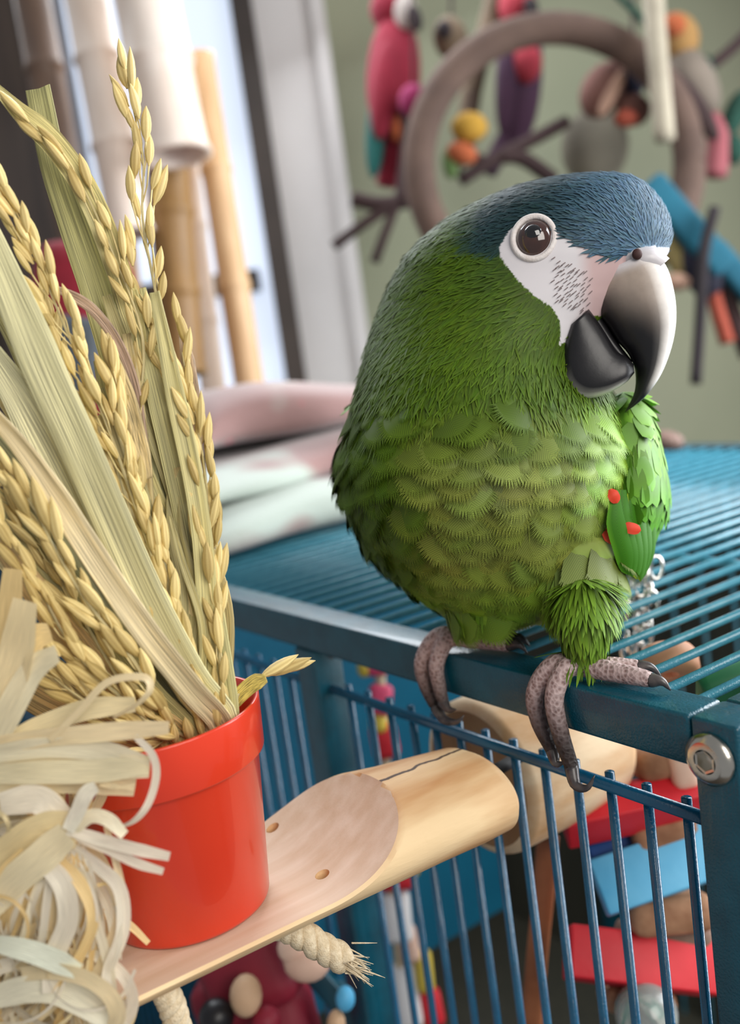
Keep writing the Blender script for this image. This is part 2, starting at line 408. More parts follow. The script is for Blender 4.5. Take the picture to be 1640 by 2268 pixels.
# tarsi and toes: skin drawn over the rail (rail top z=0, front face y=0)
def rail(x, s):
    """point on the toe path: s<0 on the top going back, s>0 over the edge and down the front"""
    r = .0052
    if s < 0: return Vector((x, .006 - s, r))
    if s < .008: return Vector((x, .006 - s, r))
    a = min((s - .008) / r, math.pi / 2) if s < .008 + r * math.pi / 2 else math.pi / 2
    if s < .008 + r * math.pi / 2: return Vector((x, -.002 - r * math.sin(a) * .75, r * math.cos(a)))
    return Vector((x, -.002 - r * .75, -(s - .008 - r * math.pi / 2)))
toes = []; claws = []
def toe(pts, rr, cl):
    toes.append(tube(spline(pts, 26), spline([(r,) for r in rr], 26)[:, 0], 12))
    claws.append(cl)
LX, RX = HL.x, HRF.x
# left foot
toes.append(tb([HL + Vector((0, .004, .022)), HL + Vector((0, .003, .010)), Vector((LX + .000, .008, .006))], [.0075, .0068, .0066]))
toe([Vector((LX, .008, .007)), Vector((LX - .012, .001, .007)), Vector((LX - .0185, -.0050, -.004)), Vector((LX - .0185, -.0052, -.016)), Vector((LX - .0135, -.0050, -.026))], [0.0049, 0.0046, 0.0043, 0.0037, 0.0030],
    [Vector((LX - .0125, -.0056, -.026)), Vector((LX - .006, -.0065, -.0305)), Vector((LX + .002, -.0055, -.030)), Vector((LX + .005, -.003, -.027))])
toe([Vector((LX, .008, .007)), Vector((LX - .005, .0005, .0068)), Vector((LX - .0080, -.0052, -.004)), Vector((LX - .0078, -.0054, -.015)), Vector((LX - .006, -.0056, -.0225))], [0.0046, 0.0043, 0.0038, 0.0034, 0.0028],
    [Vector((LX - .0065, -.0056, -.022)), Vector((LX - .002, -.0062, -.0245)), Vector((LX + .003, -.0055, -.0238))])
toe([Vector((LX, .008, .006)), Vector((LX + .013, .011, .0058)), Vector((LX + .024, .013, .0054))], [0.0044, 0.0040, 0.0033],
    [Vector((LX + .0235, .013, .0056)), Vector((LX + .029, .0142, .0062)), Vector((LX + .033, .0152, .0025))])
toe([Vector((LX, .009, .006)), Vector((LX + .008, .016, .0058)), Vector((LX + .016, .0215, .0050))], [0.0041, 0.0037, 0.0031],
    [Vector((LX + .0155, .0215, .0052)), Vector((LX + .020, .024, .005)), Vector((LX + .023, .0262, .001))])
# right foot
toes.append(tb([HRF + Vector((0, .001, .010)), HRF + Vector((0, 0, .004)), Vector((RX, .008, .006))], [.0080, .0072, .0068]))
toe([Vector((RX - .002, .008, .0068)), Vector((RX - .010, .001, .0068)), Vector((RX - .0165, -.0050, -.004)), Vector((RX - .0165, -.0052, -.017)), Vector((RX - .0095, -.0056, -.0290))], [0.0049, 0.0046, 0.0041, 0.0037, 0.0030],
    [Vector((RX - .0098, -.0056, -.0285)), Vector((RX - .0065, -.0075, -.0325)), Vector((RX - .0025, -.006, -.0315))])
toe([Vector((RX, .008, .0068)), Vector((RX - .003, .0005, .0068)), Vector((RX - .005, -.0058, -.004)), Vector((RX - .0035, -.0062, -.018)), Vector((RX + .0008, -.006, -.0330))], [0.0049, 0.0044, 0.0041, 0.0038, 0.0031],
    [Vector((RX + .0005, -.006, -.0325)), Vector((RX + .0045, -.0085, -.0385)), Vector((RX + .0100, -.0075, -.0385)), Vector((RX + .0122, -.005, -.0335))])
toe([Vector((RX, .008, .006)), Vector((RX + .013, .0095, .0058)), Vector((RX + .026, .0115, .0052)), Vector((RX + .031, .0125, .0046))], [0.0046, 0.0043, 0.0037, 0.0031],
    [Vector((RX + .0305, .0125, .0046)), Vector((RX + .035, .0135, .0045)), Vector((RX + .038, .0145, .0012))])
toe([Vector((RX, .009, .006)), Vector((RX + .009, .015, .0058)), Vector((RX + .018, .0205, .0050))], [0.0043, 0.0038, 0.0033],
    [Vector((RX + .0175, .0205, .0052)), Vector((RX + .022, .023, .005)), Vector((RX + .025, .0252, .001))])
parts += toes
bv, bf = merge(*parts)
tmp = obj('tmp_body', bv, bf, PAINT, loc=(0, 0, 0))
md = tmp.modifiers.new('r', 'REMESH'); md.mode = 'VOXEL'; md.voxel_size = .0009
ms = tmp.modifiers.new('s', 'SMOOTH'); ms.factor = .5; ms.iterations = 4
dg = bpy.context.evaluated_depsgraph_get(); dg.update()
bme = bpy.data.meshes.new_from_object(tmp.evaluated_get(dg)); bpy.data.objects.remove(tmp)
nv = len(bme.vertices)
BV = np.empty(nv * 3); bme.vertices.foreach_get('co', BV); BV = BV.reshape(-1, 3)
BN = np.empty(nv * 3); bme.vertices.foreach_get('normal', BN); BN = BN.reshape(-1, 3)
BX, BY, BZ = proj(BV)

def inpoly(x, y, P):
    P = np.asarray(P, float); r = np.zeros(len(x), bool); j = len(P) - 1
    for i in range(len(P)):
        xi, yi_ = P[i]; xj, yj = P[j]
        c = ((yi_ > y) != (yj > y)) & (x < (xj - xi) * (y - yi_) / (yj - yi_ + 1e-12) + xi)
        r ^= c; j = i
    return r
FACE = [(1106, 548), (1128, 512), (1160, 484), (1190, 476), (1222, 490), (1248, 516), (1280, 538), (1320, 560), (1360, 576), (1400, 560), (1440, 545), (1500, 552),
        (1500, 640), (1420, 700), (1300, 700), (1262, 750), (1240, 765), (1243, 715), (1225, 682), (1180, 652), (1140, 612), (1112, 575)]
near = (BN @ np.array(-FWD)) > -.05
FACEM = inpoly(BX, BY, FACE) & near
LEGM = (BV[:, 2] < .012) | ((BY > 1368) & (BX < 1120) & (BV[:, 2] < .022))

def mixc(a, b, t): return np.asarray(a) * (1 - t)[:, None] + np.asarray(b) * t[:, None]
def sm(a, b, x): t = np.clip((x - a) / (b - a), 0, 1); return t * t * (3 - 2 * t)
GREEN, OLIVE, LIT_GREEN, BLUE, BLUED, WHITE = [np.array(lin(c)) for c in ((74, 102, 4), (122, 134, 54), (140, 184, 60), (74, 108, 132), (32, 60, 66), (212, 208, 212))]
def plumage(x, y, front):
    """plumage colour, side light included, at a place on the bird (photograph pixels of the surface)"""
    n = len(x); c = np.tile(GREEN, (n, 1))
    t = sm(860, 1000, y) * sm(850, 980, x); c = mixc(c, np.tile(OLIVE, (n, 1)), t * .9)
    t = sm(1180, 1300, y); c = mixc(c, np.tile(np.array(lin((104, 146, 34))), (n, 1)), t * .8)
    t = sm(1240, 1330, x) * sm(840, 900, y) * (1 - sm(1000, 1120, y)); c = mixc(c, np.tile(LIT_GREEN, (n, 1)), t * .9)  # right breast: light from the right painted as brighter green
    # crown: a band above a line from nape to brow
    edge = np.interp(x, [1000, 1040, 1100, 1150, 1250, 1330, 1420, 1500], [500, 545, 566, 545, 525, 568, 578, 600])
    left = np.interp(y, [380, 420, 470, 560], [1205, 1115, 1060, 1040])
    t = sm(-40, 30, x - left) * (1 - sm(-6, 14, y - edge))
    crown = mixc(np.tile(BLUED, (n, 1)), np.tile(BLUE, (n, 1)), sm(1200, 1400, x))
    c = mixc(c, crown, t)
    # dark rim behind and below the bare face
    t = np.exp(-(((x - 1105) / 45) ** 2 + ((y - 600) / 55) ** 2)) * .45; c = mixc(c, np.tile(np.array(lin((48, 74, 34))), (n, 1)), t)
    return c
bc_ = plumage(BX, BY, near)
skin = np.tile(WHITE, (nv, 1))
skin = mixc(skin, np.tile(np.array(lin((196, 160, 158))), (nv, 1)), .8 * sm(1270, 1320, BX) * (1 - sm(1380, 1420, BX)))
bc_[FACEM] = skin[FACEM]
leg = mixc(np.tile(np.array(lin((176, 158, 156))), (nv, 1)), np.tile(np.array(lin((50, 42, 40))), (nv, 1)), sm(.002, -.026, BV[:, 2]))
bc_[LEGM] = leg[LEGM]

def vcol(name, rough=.6, kind='plain', sheen=0.0, spec=.4):
    m, nt, b = _nt(name); lk = nt.links.new
    a = N(nt, 'ShaderNodeAttribute', attribute_name='Col'); b.inputs['Roughness'].default_value = rough
    b.inputs['Specular IOR Level'].default_value = spec; b.inputs['Sheen Weight'].default_value = sheen
    tc = N(nt, 'ShaderNodeTexCoord'); out = a.outputs['Color']
    def mul(sock, fac):
        mx = N(nt, 'ShaderNodeMix', data_type='RGBA', blend_type='MULTIPLY'); mx.inputs[0].default_value = 1
        lk(out, mx.inputs[6]); lk(sock, mx.inputs[7]); return mx.outputs[2]
    if kind == 'body':   # scaly skin relief plus small dark flecks
        v = N(nt, 'ShaderNodeTexVoronoi'); v.inputs['Scale'].default_value = 560; lk(tc.outputs['Object'], v.inputs['Vector'])
        r = N(nt, 'ShaderNodeValToRGB'); r.color_ramp.elements[0].position = .15; r.color_ramp.elements[0].color = (.58, .47, .45, 1); r.color_ramp.elements[1].position = .60; r.color_ramp.elements[1].color = (1.12, 1.08, 1.08, 1)
        lk(v.outputs['Distance'], r.inputs[0]); out = mul(r.outputs[0], 1)
        bpn = N(nt, 'ShaderNodeBump'); bpn.inputs['Strength'].default_value = .8; bpn.inputs['Distance'].default_value = .0008; bpn.invert = False
        lk(v.outputs['Distance'], bpn.inputs['Height']); lk(bpn.outputs[0], b.inputs['Normal'])
    if kind == 'feather':   # barbs: fine oblique lines either side of the shaft
        f = N(nt, 'ShaderNodeAttribute', attribute_name='FUV'); sp = N(nt, 'ShaderNodeSeparateXYZ'); lk(f.outputs['Vector'], sp.inputs[0])
        ab = N(nt, 'ShaderNodeMath', operation='ABSOLUTE'); lk(sp.outputs['X'], ab.inputs[0])
        m1 = N(nt, 'ShaderNodeMath', operation='MULTIPLY_ADD'); lk(ab.outputs[0], m1.inputs[0]); m1.inputs[1].default_value = -.9; lk(sp.outputs['Y'], m1.inputs[2])
        s = N(nt, 'ShaderNodeMath', operation='MULTIPLY'); lk(m1.outputs[0], s.inputs[0]); s.inputs[1].default_value = 120
        sn = N(nt, 'ShaderNodeMath', operation='SINE'); lk(s.outputs[0], sn.inputs[0])
        r = N(nt, 'ShaderNodeMapRange'); lk(sn.outputs[0], r.inputs[0]); r.inputs[1].default_value = -1; r.inputs[2].default_value = 1; r.inputs[3].default_value = .66; r.inputs[4].default_value = 1.16
        cmb = N(nt, 'ShaderNodeCombineColor'); [lk(r.outputs[0], cmb.inputs[i]) for i in range(3)]
        out = mul(cmb.outputs[0], 1)
    if kind == 'beak':
        n = N(nt, 'ShaderNodeTexNoise'); n.inputs['Scale'].default_value = 140; n.inputs['Detail'].default_value = 6; lk(tc.outputs['Object'], n.inputs['Vector'])
        r = N(nt, 'ShaderNodeMapRange'); lk(n.outputs[0], r.inputs[0]); r.inputs[3].default_value = .72; r.inputs[4].default_value = 1.28
        cmb = N(nt, 'ShaderNodeCombineColor'); [lk(r.outputs[0], cmb.inputs[i]) for i in range(3)]
        out = mul(cmb.outputs[0], 1)
        bpn = N(nt, 'ShaderNodeBump'); bpn.inputs['Strength'].default_value = .15; bpn.inputs['Distance'].default_value = .001
        lk(n.outputs[0], bpn.inputs['Height']); lk(bpn.outputs[0], b.inputs['Normal'])
    lk(out, b.inputs['Base Color'])
    return m
M_BODY = vcol('bird_skin', .6, 'body'); M_FEA = vcol('feather_vane', .55, 'feather', .0, .3); M_BEAK = vcol('beak_horn', .38, 'beak', 0, .5); M_FINE = vcol('small_feather', .6, 'plain', .0, .3)
M_FACE = vcol('bare_face_skin', .65)

bird = empty('parrot', (-.075, .010, 0.0), 'green parrot with blue forehead, white face and grey hooked beak perched on the cage rail', 'parrot')
bme.materials.clear(); bme.materials.append(M_FACE); bme.materials.append(M_BODY)
_a = bme.color_attributes.new('Col', 'FLOAT_COLOR', 'POINT'); _c = np.ones((nv, 4)); _c[:, :3] = bc_; _a.data.foreach_set('color', _c.ravel())
bme.transform(Matrix.Translation(-WL[bird.name]))
bme.polygons.foreach_set('use_smooth', [True] * len(bme.polygons))
_lm = LEGM.astype(int)
_ls = np.empty(len(bme.polygons), int); bme.polygons.foreach_get('loop_start', _ls)
_vi = np.empty(len(bme.loops), int); bme.loops.foreach_get('vertex_index', _vi)
bme.polygons.foreach_set('material_index', _lm[_vi[_ls]])
bme.name = 'body'
body = link('body', bme, bird)

# ---- feathers
def feather_simple(nx=3, ny=6):
    V, UV, F = [], [], []
    for j in range(ny + 1):
        y = j / ny; w = .5 * (math.sin(math.pi * min(1, (.12 + .62 * y) ** .9)) if y < .8 else math.sqrt(max(0, 1 - ((y - .8) / .2) ** 2)) * math.sin(math.pi * (.12 + .62 * .8) ** .9))
        for i in range(nx):
            x = (i / (nx - 1) - .5) * 2
            V.append((x * max(w, .03), y, -.10 * x * x * w)); UV.append((x * w, y))
    for j in range(ny):
        for i in range(nx - 1): F.append((j * nx + i, j * nx + i + 1, (j + 1) * nx + i + 1, (j + 1) * nx + i))
    return np.array(V), np.array(UV), F
def feather_fringed(nb=56):
    """vane of close barbs that separate along the rounded tip and edges"""
    V, UV, F = [], [], []
    ny, nx, T = 6, 5, .80
    hw = lambda y: .5 * math.sin(math.pi * (.16 + .42 * y))
    for j in range(ny + 1):
        y = T * j / ny
        for i in range(nx):
            x = (i / (nx - 1) - .5) * 2; yy = y * (1 - .30 * x * x * (j / ny))
            V.append((x * hw(y) * .94, yy, -.14 * x * x * hw(y))); UV.append((x * hw(y), yy))
    for j in range(ny):
        for i in range(nx - 1): F.append((j * nx + i, j * nx + i + 1, (j + 1) * nx + i + 1, (j + 1) * nx + i))
    for k in range(nb):
        s = (k + .5) / nb * 2 - 1
        x0 = s * hw(T) * .95; y0 = T * (1 - .30 * s * s) - .05
        clump = .10 * math.sin(k * 1.9) + random.uniform(-.05, .05)
        an = s * .85 + clump; ln = (.22 - .07 * s * s) * random.uniform(.72, 1.1)
        dx, dy = math.sin(an), math.cos(an); hwid = hw(T) / nb * 1.0
        zz = -.14 * s * s * hw(T); b = len(V); q = .55
        V += [(x0 - dy * hwid, y0 + dx * hwid, zz), (x0 + dy * hwid, y0 - dx * hwid, zz), (x0 + dx * ln * q + dy * hwid * .8, y0 + dy * ln * q - dx * hwid * .8, zz - .004), (x0 + dx * ln * q - dy * hwid * .8, y0 + dy * ln * q + dx * hwid * .8, zz - .004), (x0 + dx * ln, y0 + dy * ln, zz - .012 + random.uniform(-.012, .012))]
        UV += [(x0, y0), (x0, y0), (x0, y0 + .15), (x0, y0 + .15), (x0, y0 + .3)]
        F += [(b, b + 1, b + 2, b + 3), (b + 3, b + 2, b + 4)]
    for s in (-1, 1):
        for k in range(16):
            y = .22 + .03 * k; x0 = s * hw(y) * .88; yy = y * (1 - .30 * (y / T))
            b = len(V); V += [(x0, yy, -.07), (x0, yy + .022, -.07), (x0 + s * .085, yy + .11 + random.uniform(-.02, .02), -.08)]
            UV += [(x0, yy)] * 3; F.append((b, b + 1, b + 2))
    return np.array(V), np.array(UV), F
def feather_strand():
    """tiny hair-like head feather"""
    V = np.array([(-.5, 0, 0), (.5, 0, 0), (-.42, .5, .0), (.42, .5, 0), (-.22, .85, 0), (.22, .85, 0), (0, 1, 0)], float)
    return V, V[:, :2].copy(), [(0, 1, 3, 2), (2, 3, 5, 4), (4, 5, 6)]
FT = feather_strand()
FS = feather_simple(); FF = [feather_fringed() for _ in range(6)]
def grow(name, templates, P, Nn, D, ln, wd, lift, col, mat, curl=.16, jit=.25, tipc=None):
    """many feathers joined in one mesh: base points P, normals Nn, flow D, length, width, lift angle, colour each"""
    VV, UU, CC, FFc = [], [], [], []; n0 = 0
    for i in range(len(P)):
        tV, tU, tF = templates[i % len(templates)]
        n = Nn[i]; d = D[i] - n * D[i].dot(n)
        if d.length < 1e-4: continue
        d.normalize(); s = d.cross(n)
        a = random.gauss(0, jit); d = (d * math.cos(a) + s * math.sin(a)).normalized(); s = d.cross(n)
        lf = lift[i] + random.gauss(0, .04); dd = d * math.cos(lf) + n * math.sin(lf); nn = s.cross(dd) * 1.0
        if nn.dot(n) < 0: nn = -nn
        A = np.array([s * wd[i], dd * ln[i], nn * ln[i]])
        t = tV.copy(); t[:, 2] = t[:, 2] - curl * t[:, 1] ** 2
        W = t @ A + np.array(P[i])
        VV.append(W); UU.append(tU + random.random() * 3 * np.array([0, 1]))
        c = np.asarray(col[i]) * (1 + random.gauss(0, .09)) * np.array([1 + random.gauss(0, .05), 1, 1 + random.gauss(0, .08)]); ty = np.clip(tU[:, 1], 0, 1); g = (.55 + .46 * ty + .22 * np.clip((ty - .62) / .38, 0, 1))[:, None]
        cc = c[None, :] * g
        CC.append(np.clip(cc, 0, 1)); FFc += [tuple(k + n0 for k in q) for q in tF]; n0 += len(W)
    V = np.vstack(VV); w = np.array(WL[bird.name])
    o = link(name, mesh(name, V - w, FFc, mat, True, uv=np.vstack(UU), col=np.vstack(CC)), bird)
    o['kind'] = 'stuff'; return o
def pick(mask, spacing, X):
    idx = np.nonzero(mask)[0]; RNG.shuffle(idx); cell = {}; out = []
    sp = float(spacing)
    for i in idx:
        p = X[i]; k = (int(p[0] // sp), int(p[1] // sp), int(p[2] // sp)); ok = True
        for a in (-1, 0, 1):
            for b in (-1, 0, 1):
                for c in (-1, 0, 1):
                    for q in cell.get((k[0] + a, k[1] + b, k[2] + c), ()):
                        d = X[q] - p
                        if d[0] * d[0] + d[1] * d[1] + d[2] * d[2] < sp * sp: ok = False; break
                    if not ok: break
                if not ok: break
            if not ok: break
        if ok: cell.setdefault(k, []).append(i); out.append(i)
    return np.array(out)
def flow(x, y, n):
    """feather lie: sweeps back from the beak over the head, then down the body"""
    hx, hy = x - 1450, y - 560
    l = math.hypot(hx, hy) + 1e-6; hx, hy = hx / l, hy / l
    hy = hy + .15
    k = min(1, max(0, (y - 640) / 260))
    dx, dy = hx * (1 - k) + (.0 + .00012 * (1080 - x)) * k * -1, hy * (1 - k) + 1.0 * k
    return (RGT * dx - UP * dy).normalized()
LOW = BY > 1440
feath = ~FACEM & ~LEGM
def region(mask, spacing): return pick(mask & feath, spacing, BV)
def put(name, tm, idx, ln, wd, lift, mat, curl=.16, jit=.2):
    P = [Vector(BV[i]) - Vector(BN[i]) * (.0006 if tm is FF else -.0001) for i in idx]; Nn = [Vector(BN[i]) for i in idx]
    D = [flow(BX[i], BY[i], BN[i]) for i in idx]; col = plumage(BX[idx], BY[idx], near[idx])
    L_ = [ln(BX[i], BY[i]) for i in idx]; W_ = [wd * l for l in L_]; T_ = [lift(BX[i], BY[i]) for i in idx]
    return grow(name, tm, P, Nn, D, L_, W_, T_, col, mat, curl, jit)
headm = BY < 800
crown = headm & (BX > 1060) & (BY < 590)
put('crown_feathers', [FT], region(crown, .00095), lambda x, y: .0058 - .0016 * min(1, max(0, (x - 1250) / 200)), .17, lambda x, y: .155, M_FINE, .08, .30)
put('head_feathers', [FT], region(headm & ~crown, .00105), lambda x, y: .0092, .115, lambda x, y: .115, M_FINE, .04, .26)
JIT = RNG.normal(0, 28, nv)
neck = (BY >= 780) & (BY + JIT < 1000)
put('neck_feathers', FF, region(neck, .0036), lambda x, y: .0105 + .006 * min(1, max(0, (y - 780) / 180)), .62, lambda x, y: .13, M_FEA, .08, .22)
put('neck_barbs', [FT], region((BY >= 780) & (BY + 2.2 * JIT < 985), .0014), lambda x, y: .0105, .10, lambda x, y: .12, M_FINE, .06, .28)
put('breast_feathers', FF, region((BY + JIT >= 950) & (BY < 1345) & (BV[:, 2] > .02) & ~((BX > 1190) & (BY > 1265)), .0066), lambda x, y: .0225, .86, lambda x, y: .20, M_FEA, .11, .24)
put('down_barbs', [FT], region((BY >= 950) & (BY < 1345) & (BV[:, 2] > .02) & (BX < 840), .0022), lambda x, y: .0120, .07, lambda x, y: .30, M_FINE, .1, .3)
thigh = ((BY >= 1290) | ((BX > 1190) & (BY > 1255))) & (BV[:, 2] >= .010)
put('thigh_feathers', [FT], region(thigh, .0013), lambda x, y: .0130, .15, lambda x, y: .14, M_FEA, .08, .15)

# ---- wings, with their own coverts and flight feathers
def wing(levels, nm):
    T = np.array(levels, float); rg = []
    for y in np.linspace(T[0, 0], T[-1, 0], 36):
        l, r, dc, hd = [np.interp(y, T[:, 0], T[:, i]) for i in range(1, 5)]
        rg.append([bp((l + r) / 2 + (r - l) / 2 * math.cos(2 * math.pi * k / 32), y, dc + hd * math.sin(2 * math.pi * k / 32)) for k in range(32)])
    V, F = loft(rg)
    P = np.array([tuple(v) for v in V]); x_, y_, z_ = proj(P); gc = mixc(np.tile(np.array(lin((112, 160, 52))), (len(V), 1)), np.tile(np.array(lin((76, 140, 24))), (len(V), 1)), sm(1080, 1160, y_))
    o = obj(nm, V, F, M_FACE, parent=bird, col=gc)
    me = o.data; n = len(me.vertices); NN = np.empty(n * 3); me.vertices.foreach_get('normal', NN); return o, P, NN.reshape(-1, 3), x_, y_
w1, WV, WN, wx, wy = wing([(868, 1380, 1402, .004, .006), (885, 1365, 1422, .003, .018), (930, 1355, 1448, .000, .028), (1000, 1345, 1468, -.004, .034), (1060, 1340, 1482, -.006, .037), (1110, 1340, 1484, -.008, .037), (1150, 1345, 1474, -.010, .034), (1200, 1365, 1455, -.012, .026), (1240, 1385, 1435, -.014, .018), (1272, 1405, 1420, -.016, .006)], 'wing')
w2, WV2, WN2, wx2, wy2 = wing([(880, 800, 840, -.02, .010), (930, 782, 860, -.022, .028), (1000, 765, 860, -.026, .036), (1100, 768, 860, -.030, .037), (1180, 800, 880, -.036, .030), (1260, 860, 900, -.040, .014), (1290, 890, 900, -.042, .004)], 'wing')
for WVi, WNi, wxi, wyi in ((WV, WN, wx, wy), (WV2, WN2, wx2, wy2)):
    up = pick(wyi < 1120, .0040, WVi)
    D = [(RGT * .05 - UP).normalized()] * len(up)
    cl = mixc(np.tile(np.array(lin((118, 168, 58))), (len(up), 1)), np.tile(np.array(lin((92, 156, 36))), (len(up), 1)), sm(950, 1100, wyi[up]))
    grow('wing_coverts', [FS], [Vector(WVi[i]) for i in up], [Vector(WNi[i]) for i in up], D, [.0135] * len(up), [.0085] * len(up), [.10] * len(up), cl, M_FEA, .18, .2)
def longfeather(name, pts, wid, nrm, c1, c2):
    S = spline(pts, 14); V, C_, U, F = [], [], [], []
    for j, p in enumerate(S):
        t = j / 13; tg = Vector(S[min(13, j + 1)] - S[max(0, j - 1)]).normalized(); sd = tg.cross(Vector(nrm)).normalized()
        w = wid * (min(1, .35 + 2 * t) if t < .6 else max(.04, math.sqrt(max(0, 1 - ((t - .6) / .4) ** 2))))
        for k, s in enumerate((-1, -.5, 0, .5, 1)):
            V.append(Vector(p) + sd * s * w - Vector(nrm) * (s * s * w * .25)); U.append((s * .4, t * 1.6)); C_.append(np.array(lin(c1)) if k < 4 else np.array(lin(c2)))
    for j in range(13):
        for k in range(4): F.append((j * 5 + k, j * 5 + k + 1, j * 5 + k + 6, j * 5 + k + 5))
    return obj(name, V, F, M_FEA, parent=bird, uv=U, col=C_)
nf = -FWD
for i, (x0, x1, d) in enumerate(((1365, 1392, .026), (1382, 1402, .023), (1400, 1412, .020), (1418, 1420, .016), (1436, 1424, .011), (1450, 1428, .006))):
    longfeather('flight_feather', [bp(x0, 1085, d + .010), bp(x0 + 2 - 4 * (i > 3), 1160, d + .010), bp((x0 + x1) / 2 + 6, 1225, d + .006), bp(x1, 1288 - 5 * abs(i - 3), d + .000)], .0042, nf + RGT * (.1 + .14 * i), (58, 118, 14), (196, 222, 30) if i > 1 else (96, 160, 34))
# red feathers showing at the bend of the wing
for (x, y, l, a) in ((1352, 1168, .0075, .9), (1372, 1160, .0085, 1.2), (1360, 1082, .005, .5), (1345, 1178, .006, 1.0), (1385, 1163, .0065, 1.35)):
    s0 = bp(x - 12, y + 2, surf(min(x, 1372), y, .006) if x < 1385 else .030); dr = (RGT * math.sin(a) - UP * math.cos(a))
    longfeather('red_feather', [s0 + nf * .003, s0 + dr * l * .6 + nf * .004, s0 + dr * l * 1.3 + nf * .003], .0024, nf, (226, 70, 44), (236, 84, 60))
# tail feathers, folded behind the bird over the wires
for i in range(7):
    o_ = (i - 3) * .0045
    longfeather('tail_feather', [bp(1200 + o_ * 2000, 1275, -.045), bp(1200 + o_ * 2600, 1310, -.085), bp(1195 + o_ * 3000, 1300, -.135), bp(1190 + o_ * 2600, 1285, -.185)], .0075, UP, (66, 124, 26), (90, 140, 34))

# ---- beak
def bk(x, y, yaw=.42): return (x, y)
DZB = .0215
def mand(name, outer, inner, wid, colf, n=40, flatin=.55, dz0=None):
    O, I, W = spline(outer, n), spline(inner, n), spline([(w,) for w in wid], n)[:, 0]
    rings, cols = [], []
    for j in range(n):
        rg = []
        for k in range(24):
            th = 2 * math.pi * k / 24 ; a = (1 - math.cos(th)) / 2     # 0 inner edge .. 1 outer ridge
            side = math.sin(th); wdt = abs(side) ** (.62 if name != 'lower_beak' else .48) * (1 - .25 * (1 - a)) * W[j] * (1 if side >= 0 else -1)
            p = I[j] * (1 - a) + O[j] * a
            zc = DZB + headyaw(p[0], 500) * 1.35 - .008 if dz0 is None else dz0 + headyaw(p[0], 500) * 1.35
            rg.append(bp(p[0], p[1], zc + wdt)); cols.append(colf(j / (n - 1), a, side))
        rings.append(rg)
    V, F = loft(rings)
    return obj(name, V, F, M_BEAK, parent=bird, col=np.clip(np.array(cols), 0, 1))
HORN, GREY, BLK, PALE = [np.array(lin(c)) for c in ((176, 160, 148), (104, 96, 94), (24, 23, 26), (238, 234, 230))]
def ss(a, b, t): t = min(1, max(0, (t - a) / (b - a))); return t * t * (3 - 2 * t)
def upc(t, a, s):
    k_ = ss(.12, .50, t + .06 * math.sin(a * 5)); c = HORN * .9 * (1 - k_) + BLK * k_
    e = (1 - ss(.08, .46, a)) * ss(.08, .22, t); c = c * (1 - e * .92) + BLK * e * .92
    r = ss(.72, .92, a) * (1 - ss(.66, .82, t)); c = c * (1 - r) + PALE * r
    b = 1 - ss(.0, .10, t); c = c * (1 - b) + WHITE * b
    return c
mand('upper_beak', [(1436, 556), (1474, 585), (1493, 640), (1499, 700), (1491, 760), (1470, 820), (1444, 862), (1416, 892), (1384, 914)],
     [(1318, 612), (1308, 650), (1322, 690), (1346, 722), (1366, 754), (1392, 784), (1407, 820), (1406, 868), (1384, 914)],
     [.0150, .0152, .0148, .0138, .0118, .0094, .0066, .0038, .0006], upc)
def loc_(t, a, s):
    c = BLK * 1.0
    e = ss(.80, .97, a) * (1 - ss(.8, .95, t)) * ss(.28, .45, t); return c * (1 - e * .8) + PALE * e * .8
mand('lower_beak', [(1262, 722), (1246, 770), (1240, 820), (1248, 862), (1284, 884), (1336, 876), (1384, 850), (1406, 826)],
     [(1306, 684), (1328, 716), (1346, 744), (1358, 764), (1366, 776), (1376, 784), (1390, 792), (1404, 806)],
     [.0125, .0132, .0134, .0132, .0124, .0108, .0082, .0040], loc_, dz0=.021)
mand('tongue', [(1290, 700), (1340, 760), (1392, 820)], [(1318, 668), (1366, 752), (1402, 800)], [0.0063, 0.0063, 0.0037], lambda t, a, s: BLK * .9)
# nostril and cere
def disc_on(x, y, r, z, name, c, parent, sq=(1, 1, .35)):
    o = obj(name, *ball(bp(x, y, z), r, 18, 10, sq, (RGT, UP, -FWD)), c, parent=parent); return o
CERE = pm('cere_skin', (226, 214, 212), (206, 180, 178), 300, .6, .3, 900)
mand('cere', [(1396, 545), (1452, 548), (1484, 572)], [(1352, 590), (1400, 606), (1440, 612)], [.0136, .0142, .0105], lambda t, a, s: WHITE * .85)
z_n = DZB + headyaw(1412, 500) * 1.35 - .008 + .0140
obj('nostril', *ball(bp(1412, 563, z_n), .0021, 14, 10, (1, 1.1, .8), (RGT, UP, -FWD)), pm('nostril_dark', (60, 30, 28), (44, 22, 20), 100, .7), parent=bird)
# ---- eye
ex, ey = 1184, 527
_i = np.argmin((BX - ex) ** 2 + (BY - ey) ** 2 + np.where(near, 0, 1e9))
en = (Vector(BN[_i]) * .75 - FWD * .25).normalized(); es = Vector(BV[_i]); ec = es - en * .0044
eyeo = obj('eye', *ball(ec, .0084, 32, 24, (1, 1.08, 1), (RGT, UP, -FWD)), pm('dark_brown_eye', (50, 27, 20), (64, 36, 28), 300, .12, coat=1), parent=bird)
obj('pupil', *ball(ec + en * .0050, .0046, 24, 14, (1, 1.05, .84), (UP.cross(en).normalized(), UP, en)), pm('black_pupil', (6, 6, 8), (8, 8, 10), 100, .05, coat=1), parent=eyeo)
def ring(c, nrm, ra, rb, tr, n=40, sy=1.1):
    X = UP.cross(nrm).normalized(); Y = nrm.cross(X).normalized()
    P = [c + X * ra * math.cos(2 * math.pi * k / n) + Y * rb * math.sin(2 * math.pi * k / n) for k in range(n + 1)]
    return tube(P, tr, 10, cap=False)
